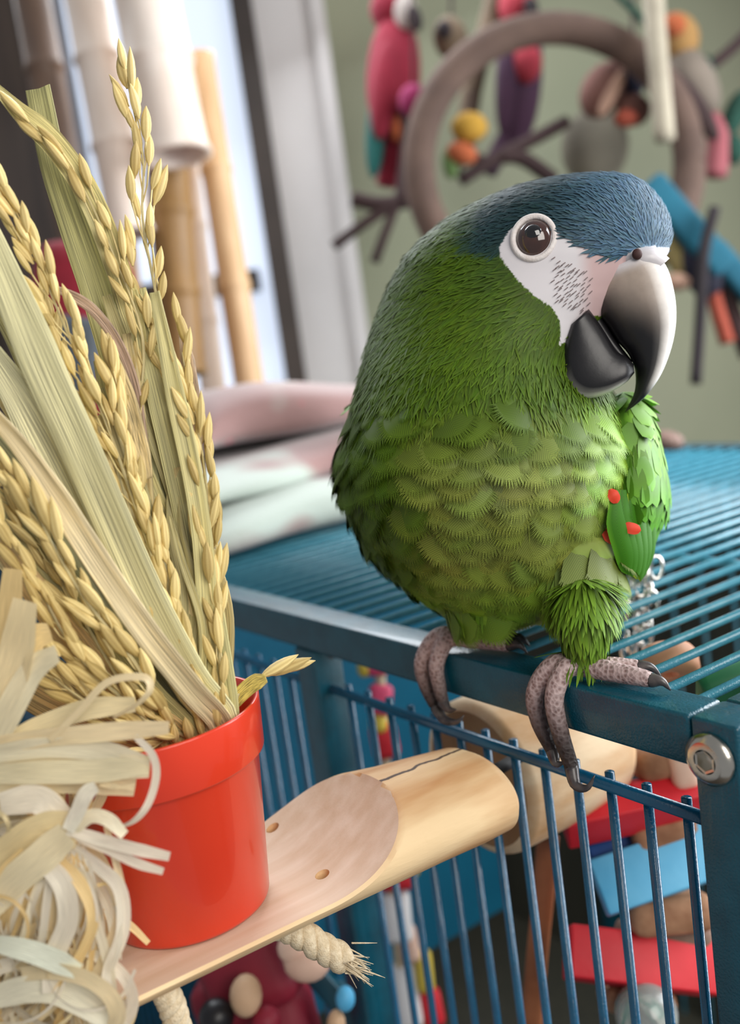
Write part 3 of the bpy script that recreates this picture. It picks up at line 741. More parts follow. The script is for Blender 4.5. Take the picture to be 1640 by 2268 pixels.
EYEL = pm('eyelid_skin', (224, 218, 216), (214, 204, 200), 300, .6, .3, 900)
obj('eyelid', *ring(es - en * .0004, en, .0084, .0093, .0013), EYEL, parent=bird)
# fine dark feather lines on the bare face
lines = []
for (x0, y0, x1, y1) in [(1232 + 9 * i + 5 * (j % 2), 572 + 13 * j + 4 * i, 0, 0) for j in range(8) for i in range(9)]:
    if not inpoly(np.array([x0]), np.array([y0]), FACE)[0] or x0 > 1330 or (x0 - ex) ** 2 + (y0 - ey) ** 2 < 52 ** 2: continue
    x0 += random.uniform(-3, 3); y0 += random.uniform(-3, 3)
    i = np.argmin((BX - x0) ** 2 + (BY - y0) ** 2 + np.where(near, 0, 1e9)); p = Vector(BV[i]) + Vector(BN[i]) * .0002
    d = (RGT * -.7 - UP * .5 + Vector(BN[i]) * .25).normalized()
    lines.append(tube([p, p + d * .0012, p + d * .0022], [0.0002, 0.0002, 0.0001], 5))
fo = obj('face_bristles', *merge(*lines), pm('face_bristle', (126, 112, 112), (108, 94, 94), 100, .7), parent=bird); fo['kind'] = 'stuff'
# ---- claws
CLAW = pm('horn_claw', (52, 48, 50), (84, 78, 76), 260, .3)
for cl in claws:
    S = spline(cl, 14); obj('claw', *tube(S, [.0030 * (1 - .93 * (k / 13) ** 1.2) for k in range(14)], 10), CLAW, parent=bird)
# ------------------------------------------------------------------ dried rice sheaf
def straw_mat(name, rough=.55, freq=60, amt=.35, trans=.0):
    m, nt, b = _nt(name); lk = nt.links.new
    a = N(nt, 'ShaderNodeAttribute', attribute_name='Col'); f = N(nt, 'ShaderNodeAttribute', attribute_name='FUV')
    mp = N(nt, 'ShaderNodeMapping'); mp.inputs['Scale'].default_value = (freq, 1.6, 1); lk(f.outputs['Vector'], mp.inputs[0])
    n = N(nt, 'ShaderNodeTexNoise'); n.inputs['Scale'].default_value = 1; n.inputs['Detail'].default_value = 5; lk(mp.outputs[0], n.inputs['Vector'])
    r = N(nt, 'ShaderNodeMapRange'); r.inputs[1].default_value = .3; r.inputs[2].default_value = .7; r.inputs[3].default_value = 1 - amt; r.inputs[4].default_value = 1 + amt * .45; lk(n.outputs[0], r.inputs[0])
    cb = N(nt, 'ShaderNodeCombineColor'); [lk(r.outputs[0], cb.inputs[i]) for i in range(3)]
    mx = N(nt, 'ShaderNodeMix', data_type='RGBA', blend_type='MULTIPLY'); mx.inputs[0].default_value = 1; lk(a.outputs['Color'], mx.inputs[6]); lk(cb.outputs[0], mx.inputs[7])
    lk(mx.outputs[2], b.inputs['Base Color']); b.inputs['Roughness'].default_value = rough
    bn = N(nt, 'ShaderNodeBump'); bn.inputs['Strength'].default_value = .5; bn.inputs['Distance'].default_value = .0006; lk(n.outputs[0], bn.inputs['Height']); lk(bn.outputs[0], b.inputs['Normal'])
    if trans:
        tr = N(nt, 'ShaderNodeBsdfTranslucent'); lk(mx.outputs[2], tr.inputs[0]); ms_ = N(nt, 'ShaderNodeMixShader'); ms_.inputs[0].default_value = trans
        out = nt.nodes['Material Output']; lk(b.outputs[0], ms_.inputs[1]); lk(tr.outputs[0], ms_.inputs[2]); lk(ms_.outputs[0], out.inputs['Surface'])
    return m
M_STRAW = straw_mat('dried_straw', .5, 13, .75); M_RAF = straw_mat('raffia_strip', .42, 16, .20, .25)
def ribbon(pts, wid, col, n=26, fold=.25, twist=0.0, seed=0, nrm=None, taper=(.3, .12), thick=0.0):
    """pts world points; a blade with a shallow V section"""
    S = spline(pts, n); rr = random.Random(seed); V, U, C_, F = [], [], [], []
    ph = rr.random() * 6
    col = np.array(lin(col)); col = col * min(1.45, .86 / col.max())
    for j in range(n):
        t = j / (n - 1); tg = Vector(S[min(n - 1, j + 1)] - S[max(0, j - 1)]).normalized()
        nn = Vector(nrm) if nrm is not None else -FWD
        a = twist * t + .15 * math.sin(ph + 5 * t)
        sd = tg.cross(nn).normalized(); nn = sd.cross(tg)
        sd, nn = sd * math.cos(a) + nn * math.sin(a), nn * math.cos(a) - sd * math.sin(a)
        w = wid * .5 * (taper[0] + (1 - taper[0]) * min(1, t * 5)) * (1 if t < .75 else taper[1] + (1 - taper[1]) * (1 - (t - .75) / .25))
        c = col * (1 + .08 * math.sin(ph + 9 * t))
        for s in (-1, -.5, 0, .5, 1):
            V.append(Vector(S[j]) + sd * s * w + nn * (abs(s) * w * fold)); U.append((s * wid * 110 + ph, t * 3 + ph)); C_.append(c)
    for j in range(n - 1):
        for k in range(4): F.append((j * 5 + k, j * 5 + k + 1, j * 5 + k + 6, j * 5 + k + 5))
    return V, F, np.clip(np.array(C_), 0, 1), U
def grain_mesh():
    V, F = [], []; ns = 14
    prof = [(0, .035), (.06, .05), (.16, .115), (.32, .165), (.5, .175), (.68, .15), (.82, .10), (.93, .045), (1.0, .008)]
    for t, r in prof:
        for k in range(ns):
            th = 2 * math.pi * k / ns; q = r * (1.0 if k % 2 else .90)
            V.append((q * math.cos(th), q * math.sin(th) * .72, t))
    for j in range(len(prof) - 1):
        for k in range(ns): F.append((j * ns + k, j * ns + (k + 1) % ns, (j + 1) * ns + (k + 1) % ns, (j + 1) * ns + k))
    return V, F
def grain_mat():
    m = pm('rice_husk', (240, 216, 148), (250, 234, 184), 300, .5, .3, 700, stretch=(1, 1, .2)); nt = m.node_tree; b = nt.nodes['Principled BSDF']
    src = b.inputs['Base Color'].links[0].from_socket; oi = N(nt, 'ShaderNodeObjectInfo'); r = N(nt, 'ShaderNodeValToRGB')
    r.color_ramp.elements[0].color = (.66, .60, .44, 1); r.color_ramp.elements[1].color = (1.12, 1.1, 1.0, 1); nt.links.new(oi.outputs['Random'], r.inputs[0])
    va = N(nt, 'ShaderNodeAttribute', attribute_name='Col')
    for so in (r.outputs[0], va.outputs['Color']):
        mx = N(nt, 'ShaderNodeMix', data_type='RGBA', blend_type='MULTIPLY'); mx.inputs[0].default_value = 1; nt.links.new(src, mx.inputs[6]); nt.links.new(so, mx.inputs[7]); src = mx.outputs[2]
    nt.links.new(src, b.inputs['Base Color'])
    return m
_gv, _gf = grain_mesh()
GRAIN = mesh('grain', _gv, _gf, grain_mat(), col=[(1.0, 1.0, .96) if (i % 14) % 2 else (.70, .64, .52) for i in range(len(_gv))])
STALKM = pm('stalklet_straw', (214, 194, 130), (228, 208, 150), 100, .6)
POTC = Vector((PX_, PY_, 0)); ROOT = Vector((PX_, PY_, PZ_ + .008))
def inpot(k, r=.014):
    a = 2.4 * k; return Vector((PX_ + r * math.cos(a) * (.3 + .7 * ((k * .37) % 1)), PY_ + r * math.sin(a) * (.3 + .7 * ((k * .53) % 1)), PZ_ + .010))
def path3(P, z0, z1, k, inside=True):
    """P: pixels from the pot upward; depths run from z0 (at the rim) to z1 (at the tip)"""
    n = len(P); zr = max(z0, .385) if inside else z0
    L_ = [px(x, y, (zr if i == 0 else z0) + (z1 - z0) * i / (n - 1) + (max(0, .380 - z0) * .5 if inside and i == 1 else 0)) for i, (x, y) in enumerate(P)]
    if not inside: return L_
    b = L_[0] * .25 + inpot(k) * .75
    return [b, b * .45 + L_[0] * .55] + L_
STK = 0
def panicle(P, z0, z1, label, s0, s1, dens=20, spread=13, glen=.0098, leaf=None, sparse=False):
    global STK; STK += 1; k = STK
    pts = path3(P, z0, z1, k)
    e = empty('rice_stalk', pts[0], label, 'rice stalk', 'dried rice stalks in the red pot')
    S = spline(pts, 60)
    V, F = tube(S, [.0011 * (1 - .75 * j / 59) for j in range(60)], 6)
    c = np.array(lin((228, 212, 156))); obj('stem', V, F, M_STRAW, parent=e, col=np.tile(c, (len(V), 1)), uv=[(j % 6 * .2 + k, j / 60) for j in range(len(V))])
    pxs, pys, _ = proj(S); acc = 0; side = 1; rr = random.Random(k)
    for j in range(1, 59):
        t = j / 59
        if t < s0 or t > s1: continue
        acc += math.hypot(pxs[j] - pxs[j - 1], pys[j] - pys[j - 1])
        while acc > dens:
            acc -= dens * rr.uniform(.6, 1.4)
            side = -side; tg = Vector(S[j + 1] - S[j - 1]).normalized(); sd = tg.cross(-FWD).normalized()
            env = math.sin(math.pi * min(1, max(0, (t - s0) / (s1 - s0)) * .86 + .12))
            sp = rr.uniform(.15, 1.0) * spread * env * SPX
            b = Vector(S[j]) + sd * side * sp - FWD * rr.uniform(-.001, .0035)
            dr = (tg + sd * side * rr.uniform(-.08, .34) - FWD * rr.uniform(-.1, .25)).normalized()
            o = link('grain', GRAIN, e, b); o.rotation_mode = 'QUATERNION'
            o.rotation_quaternion = dr.to_track_quat('Z', 'Y') @ Matrix.Rotation(rr.uniform(0, 6.28), 3, 'Z').to_quaternion()
            g = glen * 1.30 * rr.uniform(.85, 1.15); o.scale = (g * .90, g * .90, g * rr.uniform(.95, 1.2))
            if rr.random() < .55:
                q = Vector(S[max(0, j - 3)]); obj('stalklet', *tube([q, (q + b) / 2 + sd * side * .0006, b], .00032, 4), STALKM, parent=e)
    if leaf:
        for P2, w, c2 in leaf:
            V, F, C_, U = ribbon([px(x, y, z) for x, y, z in P2], w * SPX, c2, seed=k)
            obj('leaf', V, F, M_STRAW, parent=e, col=C_, uv=U)
    return e
panicle([(486, 1600), (478, 1420), (466, 1260), (452, 1100), (428, 950), (398, 820), (362, 720), (340, 620), (316, 480), (318, 360), (300, 260), (282, 180), (266, 100)], .385, .400, 'tallest upright rice stalk, thin at its top, reaching above the bamboo', .22, .95, 25, 34)
panicle([(470, 1615), (402, 1440), (340, 1240), (286, 1080), (244, 960), (196, 840), (142, 720), (92, 600), (44, 500), (-10, 380), (-50, 290)], .378, .372, 'thick golden rice ear crossing the upper left between two pale blades', .10, .95, 15, 30)
panicle([(452, 1610), (420, 1450), (380, 1300), (330, 1120), (300, 960), (318, 820), (310, 720), (262, 590), (196, 440), (136, 350), (60, 270), (-30, 170)], .392, .388, 'rice stalk arching over to the left top corner with few grains', .30, .94, 44, 20, leaf=[([(330, 900, .394), (300, 720, .393), (250, 560, .392), (196, 430, .391), (120, 320, .390), (40, 245, .389), (-40, 160, .388)], 46, (196, 186, 128))])
panicle([(400, 1640), (352, 1560), (300, 1470), (246, 1400), (190, 1330), (130, 1230), (70, 1120), (10, 1030), (-40, 950)], .362, .352, 'rice ear with large pale grains drooping low over the raffia', .22, .96, 30, 16, .0112)
panicle([(440, 1630), (400, 1560), (362, 1480), (330, 1400), (290, 1290), (240, 1190), (200, 1060), (150, 900), (120, 760), (96, 640)], .388, .386, 'slender rice ear half hidden behind the long middle blades', .18, .96, 24, 22)
panicle([(420, 1640), (330, 1600), (262, 1540), (206, 1490), (150, 1420), (100, 1330), (40, 1220), (-20, 1110)], .366, .356, 'lowest rice ear leaning left just above the raffia', .16, .96, 22, 24)
panicle([(380, 1650), (320, 1630), (260, 1590), (200, 1560), (120, 1500), (60, 1430), (10, 1360)], .368, .358, 'short rice ear tucked between the raffia and the pot rim', .12, .96, 18, 26)
panicle([(496, 1600), (490, 1520), (484, 1400), (470, 1250), (462, 1130), (448, 1000), (420, 880), (404, 780)], .380, .388, 'rice ear along the right edge of the sheaf', .22, .97, 26, 18)
panicle([(470, 1620), (440, 1540), (410, 1440), (372, 1330), (330, 1180), (290, 1040), (262, 900), (246, 760)], .376, .380, 'rice ear rising in the middle of the sheaf', .15, .97, 24, 24)
panicle([(380, 1650), (300, 1560), (200, 1400), (110, 1240), (40, 1120), (-30, 1010)], .372, .366, 'rice ear lying under the drooping pale one', .16, .96, 22, 22)
panicle([(520, 1560), (545, 1520), (580, 1500), (622, 1484)], .392, .400, 'stray rice sprig poking right over the pot rim', .72, .98, 16, 5, .0135)
def blade(P, w, c, z0, z1, label, inside=True, tw=0.0, fold=.25, taper=(.5, .5)):
    global STK; STK += 1
    V, F, C_, U = ribbon(path3(P, z0, z1, STK, inside), w * SPX, c, 40, fold, tw, STK, taper=taper)
    o = obj('straw_blade', V, F, M_STRAW, col=C_, uv=U); tag(o, label, 'straw blade', 'dried straw blades in the red pot')
    md = o.modifiers.new('t', 'SOLIDIFY'); md.thickness = .0003; return o
GRN, PAL, TAN, PINK = (178, 174, 124), (206, 200, 158), (214, 190, 136), (176, 150, 130)
blade([(470, 1600), (418, 1400), (372, 1200), (322, 1000), (262, 800), (214, 640), (166, 500), (120, 360), (86, 196)], 62, (168, 164, 112), .400, .402, 'broad greenish straw blade with a frayed cut top, upper left', taper=(.5, .8))
blade([(478, 1600), (444, 1400), (400, 1180), (350, 960), (310, 820), (284, 700), (262, 600)], 66, GRN, .396, .398, 'wide grey-green blade behind the tallest stalk')
blade([(498, 1590), (470, 1400), (440, 1240), (410, 1090), (366, 900), (330, 760), (306, 640)], 60, (186, 180, 128), .388, .394, 'long blade beside the right edge ear')
blade([(490, 1606), (420, 1500), (330, 1330), (240, 1130), (170, 970), (110, 840), (50, 700), (-10, 560), (-40, 480)], 74, (200, 194, 148), .374, .366, 'widest pale striped blade running diagonally through the sheaf')
blade([(496, 1612), (430, 1530), (340, 1420), (262, 1310), (190, 1200), (120, 1090), (50, 990), (-30, 900)], 44, (220, 202, 158), .366, .354, 'tan folded stem in front of the diagonal blades', fold=.6)
blade([(430, 1620), (340, 1480), (260, 1350), (170, 1210), (90, 1100), (20, 1010), (-40, 930)], 56, (150, 148, 108), .380, .372, 'darker blade under the tan stem')
blade([(440, 1630), (300, 1400), (200, 1180), (120, 1020), (50, 890), (-20, 780)], 80, PAL, .384, .374, 'second pale blade on the far left')
blade([(420, 1640), (330, 1540), (240, 1420), (140, 1290), (60, 1190), (-20, 1090)], 60, (176, 168, 116), .378, .366, 'olive blade below the pale grains')
blade([(400, 1640), (290, 1560), (190, 1450), (90, 1320), (-10, 1190)], 60, (190, 160, 108), .380, .364, 'brown-gold blade at the lower left')
blade([(330, 1040), (300, 860), (262, 760), (210, 690), (160, 655), (112, 636)], 20, PINK, .388, .384, 'narrow pinkish curled leaf pointing left', inside=False, tw=.6)
blade([(438, 1000), (432, 900), (420, 820), (404, 740)], 26, (168, 146, 124), .386, .392, 'short brown leaf tip on the right side of the sheaf', inside=False)
blade([(330, 1060), (310, 980), (290, 900), (232, 740)], 30, (196, 176, 128), .382, .386, 'brown-edged leaf fragment near the middle', inside=False)
blade([(590, 1502), (560, 1515), (525, 1545), (505, 1570)], 30, (184, 164, 84), .392, .392, 'small golden leaf hooked over the pot rim', inside=False)
for q_, w_, c_, lb_ in [([(380, 1650), (260, 1590), (130, 1500), (30, 1400), (-40, 1320)], 56, (196, 176, 122), 'gold blade spreading low behind the raffia'),
    ([(390, 1650), (280, 1540), (160, 1400), (60, 1290), (-30, 1200)], 50, (206, 190, 140), 'pale blade just above the lowest gold one'),
    ([(360, 1660), (240, 1620), (110, 1560), (10, 1500), (-50, 1470)], 60, (188, 160, 104), 'brownish blade lowest of all beside the pot rim'),
    ([(420, 1640), (320, 1500), (230, 1330), (140, 1160), (60, 1030), (-20, 920)], 60, (204, 196, 146), 'pale blade behind the drooping pale ear'),
    ([(440, 1630), (350, 1450), (260, 1250), (180, 1050), (110, 900), (40, 760), (-20, 660)], 50, (190, 180, 124), 'olive blade behind the widest pale one')]:
    blade(q_, w_, c_, .392, .384, lb_)
rr = random.Random(3)
for i in range(44):   # the many thin stems that fill the sheaf
    t = i / 33; x0 = 330 + 170 * rr.random(); top = rr.uniform(.45, 1.0)
    ang = rr.uniform(.22, 1.0); xt = 470 - 620 * ang * top; yt = 1600 - (1150 - 420 * ang) * top
    q = [(x0, 1640 - (x0 - 330) * .3), (x0 * .55 + xt * .45 + 25 * rr.uniform(-1, 1) + 30, 1620 * .55 + yt * .45), (xt * .8 + x0 * .2 + 15, yt * .8 + 1620 * .2), (xt, yt)]
    c = [(204, 192, 142), (190, 180, 124), (216, 196, 140), (170, 160, 110)][i % 4]
    blade(q, rr.uniform(12, 40), c, .378 + .024 * rr.random(), .378 + .03 * rr.random(), 'thin dried straw stem inside the sheaf', fold=.5)

# ------------------------------------------------------------------ raffia
raf = empty('raffia_bow', px(90, 2300, .345), 'loose bow of curly cream raffia strips at the lower left beside the pot', 'raffia')
RN = 0
def strip(P, w, c=(240, 226, 186), z=.345, dz=0.0, tw=0.0, fold=.12, taper=(.8, .7)):
    global RN; RN += 1; n = len(P)
    pts = [px(x, y, (z + dz * i / (n - 1)) if len(q) == 0 else q[0]) for i, (x, y, *q) in enumerate(P)]
    V, F, C_, U = ribbon(pts, w * .345 / FPX, c, 32, fold, tw, RN + 900, taper=taper)
    obj('strip', V, F, M_RAF, parent=raf, col=C_, uv=U)
CR, WH, YE = (246, 226, 182), (250, 240, 218), (240, 208, 146)
for P, w, c, z, dz, tw in [
    ([(-20, 1650), (120, 1632), (250, 1620), (375, 1612)], 40, CR, .338, -.004, .3), ([(-20, 1690), (150, 1690), (240, 1695), (332, 1702)], 56, (236, 224, 190), .340, -.004, .2),
    ([(-20, 1730), (120, 1726), (220, 1728), (300, 1742)], 60, (232, 216, 176), .342, -.002, .1), ([(-20, 1670), (100, 1655), (220, 1662), (330, 1690)], 46, (242, 232, 200), .337, 0, -.2),
    ([(-10, 1715), (100, 1710), (210, 1708), (330, 1696)], 50, (238, 226, 188), .336, 0, .2), ([(20, 1640), (110, 1600), (200, 1570), (300, 1560)], 46, (232, 218, 176), .344, 0, .3),
    ([(-20, 1640), (10, 1540), (40, 1440), (58, 1330)], 90, (236, 216, 170), .340, -.004, .3), ([(-10, 1640), (40, 1540), (80, 1480), (128, 1448)], 60, (238, 226, 190), .338, -.004, .4),
    ([(0, 1600), (30, 1500), (70, 1420), (112, 1400)], 60, (230, 206, 152), .344, 0, .2), ([(-30, 1560), (0, 1460), (20, 1380), (30, 1260)], 70, (226, 198, 140), .346, 0, .2),
    ([(300, 1630), (338, 1672), (346, 1720), (328, 1780), (296, 1818), (250, 1836)], 17, WH, .334, 0, .8), ([(110, 1640), (180, 1570), (240, 1510), (318, 1500), (332, 1528), (300, 1562), (250, 1590)], 16, CR, .336, 0, .9),
    ([(150, 1838), (230, 1862), (300, 1880), (376, 1897)], 27, WH, .332, 0, .3), ([(155, 1846), (230, 1876), (300, 1910), (362, 1930)], 22, WH, .333, 0, .2),
    ([(150, 1840), (172, 1800), (190, 1760), (214, 1742)], 34, (240, 234, 214), .331, 0, .3), ([(160, 1840), (200, 1808), (240, 1816), (276, 1850)], 30, (238, 228, 196), .332, 0, .5),
    ([(165, 1836), (90, 1850), (30, 1890), (-30, 1950)], 96, (238, 218, 168), .333, .004, .2), ([(150, 1846), (90, 1900), (20, 1960), (-30, 2020)], 70, (242, 228, 190), .332, 0, .1),
    ([(150, 1870), (220, 1920), (266, 1970), (272, 2060), (240, 2150), (246, 2220), (268, 2280)], 30, WH, .336, 0, .8), ([(170, 1890), (240, 1950), (262, 2030), (232, 2120), (200, 2190), (190, 2280)], 24, CR, .338, 0, -.8),
    ([(130, 1900), (180, 1960), (206, 2040), (170, 2130), (120, 2200)], 26, YE, .334, 0, .9), ([(90, 1900), (140, 1960), (150, 2040), (120, 2120), (110, 2200)], 44, WH, .333, 0, .4),
    ([(-20, 2086), (60, 2104), (120, 2126), (176, 2152)], 46, (232, 236, 216), .330, 0, .2), ([(-20, 2210), (60, 2190), (140, 2196), (250, 2262)], 60, (238, 232, 206), .334, 0, .3),
    ([(0, 1780), (80, 1770), (120, 1800), (150, 1840)], 60, WH, .336, 0, .6), ([(-20, 1800), (60, 1760), (120, 1780), (140, 1830)], 40, CR, .338, 0, .6),
    ([(170, 1950), (200, 1962), (240, 1956)], 8, (228, 200, 140), .337, 0, .5), ([(236, 1830), (262, 1930), (276, 2010), (262, 2100)], 16, CR, .338, 0, 1.2),
    ([(222, 1738), (260, 1744), (300, 1738)], 8, CR, .336, 0, .3), ([(210, 1722), (250, 1738), (296, 1748)], 7, CR, .336, 0, .3)]:
    strip(P, w, c, z, dz, tw)
rr = random.Random(11)
def curls(n, cx, cy, rx, ry, wlo, whi, zlo, zhi):
    for i in range(n):
        a = rr.uniform(0, 6.28); P = []
        r0 = rr.uniform(.25, .95); da = rr.choice((-1, 1)) * rr.uniform(.35, .9)
        for k in range(6):
            a += da * rr.uniform(.6, 1.2); r = min(1.0, max(.1, r0 + rr.uniform(-.28, .28)))
            P.append((cx + rx * r * math.cos(a), cy + ry * r * math.sin(a), rr.uniform(zlo, zhi)))
        strip(P, rr.uniform(wlo, whi), rr.choice([CR, WH, YE, (246, 238, 212), (238, 222, 176), (230, 206, 148)]), tw=rr.uniform(-1.5, 1.5), fold=.2)
curls(40, 60, 2060, 205, 240, 8, 18, .345, .372)
def arcs(n, cx, cy, rx, ry, wlo, whi, zlo, zhi, seed):
    """long sweeping loops of the bow"""
    q = random.Random(seed)
    for i in range(n):
        a0 = q.uniform(0, 6.28); sp_ = q.choice((-1, 1)) * q.uniform(1.4, 3.0); r0 = q.uniform(.25, 1.0); dr = q.uniform(-.25, .25); ox, oy = q.gauss(0, 60), q.gauss(0, 70); z0 = q.uniform(zlo, zhi); dz = q.uniform(-.008, .008)
        P = [(cx + ox + rx * (r0 + dr * k / 5) * math.cos(a0 + sp_ * k / 5), cy + oy + ry * (r0 + dr * k / 5) * math.sin(a0 + sp_ * k / 5), z0 + dz * math.sin(k * .6)) for k in range(6)]
        strip(P, q.uniform(wlo, whi), q.choice([CR, WH, YE, (248, 238, 210), (242, 222, 172), WH]), tw=q.uniform(-.9, .9), fold=.15)
arcs(46, 50, 2050, 185, 225, 26, 60, .352, .382, 1); arcs(34, 60, 2060, 190, 220, 12, 34, .340, .356, 2); rs = random.Random(21)
for i in range(46):   # strands falling from the knot
    x1 = rs.uniform(-40, 230); x2 = x1 + rs.gauss(0, 45); x3 = x2 + rs.gauss(0, 60)
    strip([(150 + rs.gauss(0, 14), 1850 + rs.gauss(0, 12), .340), (x1 * .6 + 60, 1930 + rs.gauss(0, 15), .336), (x1, 2040 + rs.gauss(0, 30), .334 + rs.uniform(0, .010)), (min(x2, 245), 2160, .336 + rs.uniform(0, .010)), (min(x3, 250), 2300, .340)], rs.uniform(6, 24), rs.choice([CR, WH, WH, YE, (248, 238, 210)]), tw=rs.uniform(-1.6, 1.6), fold=.2)
arcs(26, 40, 2190, 190, 120, 16, 44, .334, .356, 3)
arcs(20, 30, 1760, 140, 110, 16, 44, .345, .370, 4); arcs(16, 70, 2070, 180, 200, 4, 9, .331, .340, 5)
# ------------------------------------------------------------------ blanket on the cage top
def fleece():
    m = pm('pink_fleece', (128, 98, 94), (156, 122, 118), 9, .95, .4, 300, sheen=.4); nt = m.node_tree; lk = nt.links.new; b = nt.nodes['Principled BSDF']
    src = b.inputs['Base Color'].links[0].from_socket; tc = N(nt, 'ShaderNodeTexCoord')
    for sc, th, c in ((9, .58, (178, 188, 178)), (26, .70, (214, 70, 88))):
        n = N(nt, 'ShaderNodeTexNoise'); n.inputs['Scale'].default_value = sc; n.inputs['Detail'].default_value = 1; lk(tc.outputs['Object'], n.inputs['Vector'])
        r = N(nt, 'ShaderNodeMapRange'); r.inputs[1].default_value = th; r.inputs[2].default_value = th + .08; lk(n.outputs[0], r.inputs[0])
        mx = N(nt, 'ShaderNodeMix', data_type='RGBA'); lk(r.outputs[0], mx.inputs[0]); lk(src, mx.inputs[6]); mx.inputs[7].default_value = L4(c); src = mx.outputs[2]
    lk(src, b.inputs['Base Color']); return m
FLE = fleece()
blk = empty('folded_blanket', (-.62, .20, 0), 'folded pink and white fleece blanket lying on the cage top behind the straw', 'blanket')
def fold(x0, x1, y0, y1, z0, z1, ph):
    rg = []; n = 34; r = (z1 - z0) / 2
    for j in range(41):
        t = j / 40; y = y0 + (y1 - y0) * t; e = math.sin(math.pi * min(1, max(0, t))) ** .25 if 0 < t < 1 else .05; ring_ = []
        wob = .012 * math.sin(ph + 5 * t) + .006 * math.sin(2 * ph + 13 * t); hz = (.82 + .20 * math.sin(ph * 1.7 + 4 * t)) * e
        for k in range(n):
            a = 2 * math.pi * k / n; ca, sa = math.cos(a), math.sin(a)
            X = (x0 + x1) / 2 + (x1 - x0) / 2 * (abs(ca) ** .35) * (1 if ca > 0 else -1) + (wob if ca > 0 else 0)
            Z = z0 + r + r * (abs(sa) ** .6) * (1 if sa > 0 else -1)
            Z = z0 + (Z - z0) * hz + .004 * math.sin(9 * X * 4 + ph) * (1 if sa > 0 else 0) * e
            ring_.append(Vector((X, y, max(Z, .0005 + z0 * .96))))
        rg.append(ring_)
    obj('fold', *loft(rg), FLE, parent=blk)
fold(-.84, -.455, .032, .36, .0002, .040, .4); fold(-.83, -.475, .045, .35, .036, .080, 2.2); fold(-.80, -.53, .10, .36, .074, .128, 4.4)

# ------------------------------------------------------------------ toys inside the cage
def toy(name, loc, label, cat, group=None): return empty(name, loc, label, cat, group)
def pbox(cx, cy, Z, w, h, ang, depth, tilt=0.0, bev=.0015):
    """box of w x h photograph pixels at distance Z, turned by ang in the image and tilted back"""
    s = Z / FPX; X = RGT * math.cos(ang) + UP * math.sin(ang); Y = -RGT * math.sin(ang) + UP * math.cos(ang); D = FWD
    Y, D = Y * math.cos(tilt) + D * math.sin(tilt), D * math.cos(tilt) - Y * math.sin(tilt)
    return obox(px(cx, cy, Z), (X, Y, D), (w * s / 2, h * s / 2, depth / 2), bev)
REDW = pm('red_dyed_wood', (206, 24, 40), (220, 38, 50), 30, .55, .2, 200); BLUW = pm('blue_dyed_wood', (84, 176, 222), (110, 194, 234), 30, .55, .2, 200); DBLU = pm('dark_blue_dyed_wood', (24, 66, 130), (32, 80, 150), 30, .6)
BRNW = pm('brown_bark_wood', (134, 92, 64), (176, 132, 100), 60, .8, .5, 120); PNKW = pm('pale_pink_wood', (222, 180, 158), (234, 200, 178), 40, .7, .2, 200); ROPEM = pm('sisal_rope', (206, 186, 152), (226, 210, 180), 500, .85, .5, 1500)
T = toy('hanging_block_toy', px(1440, 2268, .56), 'hanging parrot toy of red and blue wooden slabs inside the cage corner', 'bird toy')
for nm, a, m in [('slab', pbox(1410, 1790, .55, 330, 74, .22, .022, .9), REDW), ('slab', pbox(1450, 1760, .57, 260, 60, .20, .02, .6), REDW), ('slab', pbox(1452, 1925, .55, 270, 120, .33, .02, .45), BLUW), ('slab', pbox(1410, 1880, .565, 210, 70, .30, .02, .4), DBLU),
                 ('slab', pbox(1420, 2128, .56, 330, 110, -.12, .022, .5), REDW), ('block', pbox(1470, 1845, .56, 150, 70, .3, .03, .3, .006), BRNW), ('block', pbox(1480, 2020, .56, 190, 84, .1, .034, .2, .008), BRNW),
                 ('block', pbox(1470, 2075, .57, 200, 70, .0, .03, .2, .006), pm('grey_brown_wood', (108, 84, 70), (130, 104, 90), 60, .8)), ('block', pbox(1450, 1690, .56, 90, 70, .2, .03, .2, .006), BRNW), ('block', pbox(1510, 1700, .55, 60, 90, .2, .02, .1, .005), PNKW), ('block', pbox(1410, 2210, .57, 160, 60, -.1, .03, .2, .006), BRNW)]:
    obj(nm, *a, m, parent=T)
obj('cord', *tube(spline([px(1468, 1590, .57), px(1466, 1800, .575), px(1470, 2000, .575), px(1460, 2300, .575)], 20), .003, 8), ROPEM, parent=T)
CLR = pm('clear_plastic', (226, 232, 230), (216, 224, 222), 20, .12, .1, 80, trans=.7)
bb = toy('foraging_ball', px(1430, 2300, .54), 'clear plastic ball with green and white filling below the red slabs', 'bird toy')
obj('shell', *ball(px(1432, 2246, .545), .0165, 24, 16), CLR, parent=bb)
for i in range(7):
    a = i * .9; P = [px(1432 + 50 * math.cos(a + k * 1.3) * .8, 2246 + 50 * math.sin(a + k * 1.7) * .8, .545 + .008 * math.sin(k + i)) for k in range(5)]
    V, F, C_, U = ribbon(P, .004, (236, 230, 214) if i % 3 else (40, 140, 110), 18, .2, 1.0, i); obj('paper_strip', V, F, M_RAF, parent=bb, col=C_, uv=U)
o = obj('leather_strap', *tube(spline([px(1215, 1850, .58), px(1206, 1960, .585), px(1192, 2100, .59), px(1176, 2290, .60)], 20), .0062, 10, flat=.4), pm('brown_leather', (142, 82, 46), (168, 104, 66), 30, .6, .2, 300)); tag(o, 'brown leather strap hanging behind the bars under the log stub', 'strap')
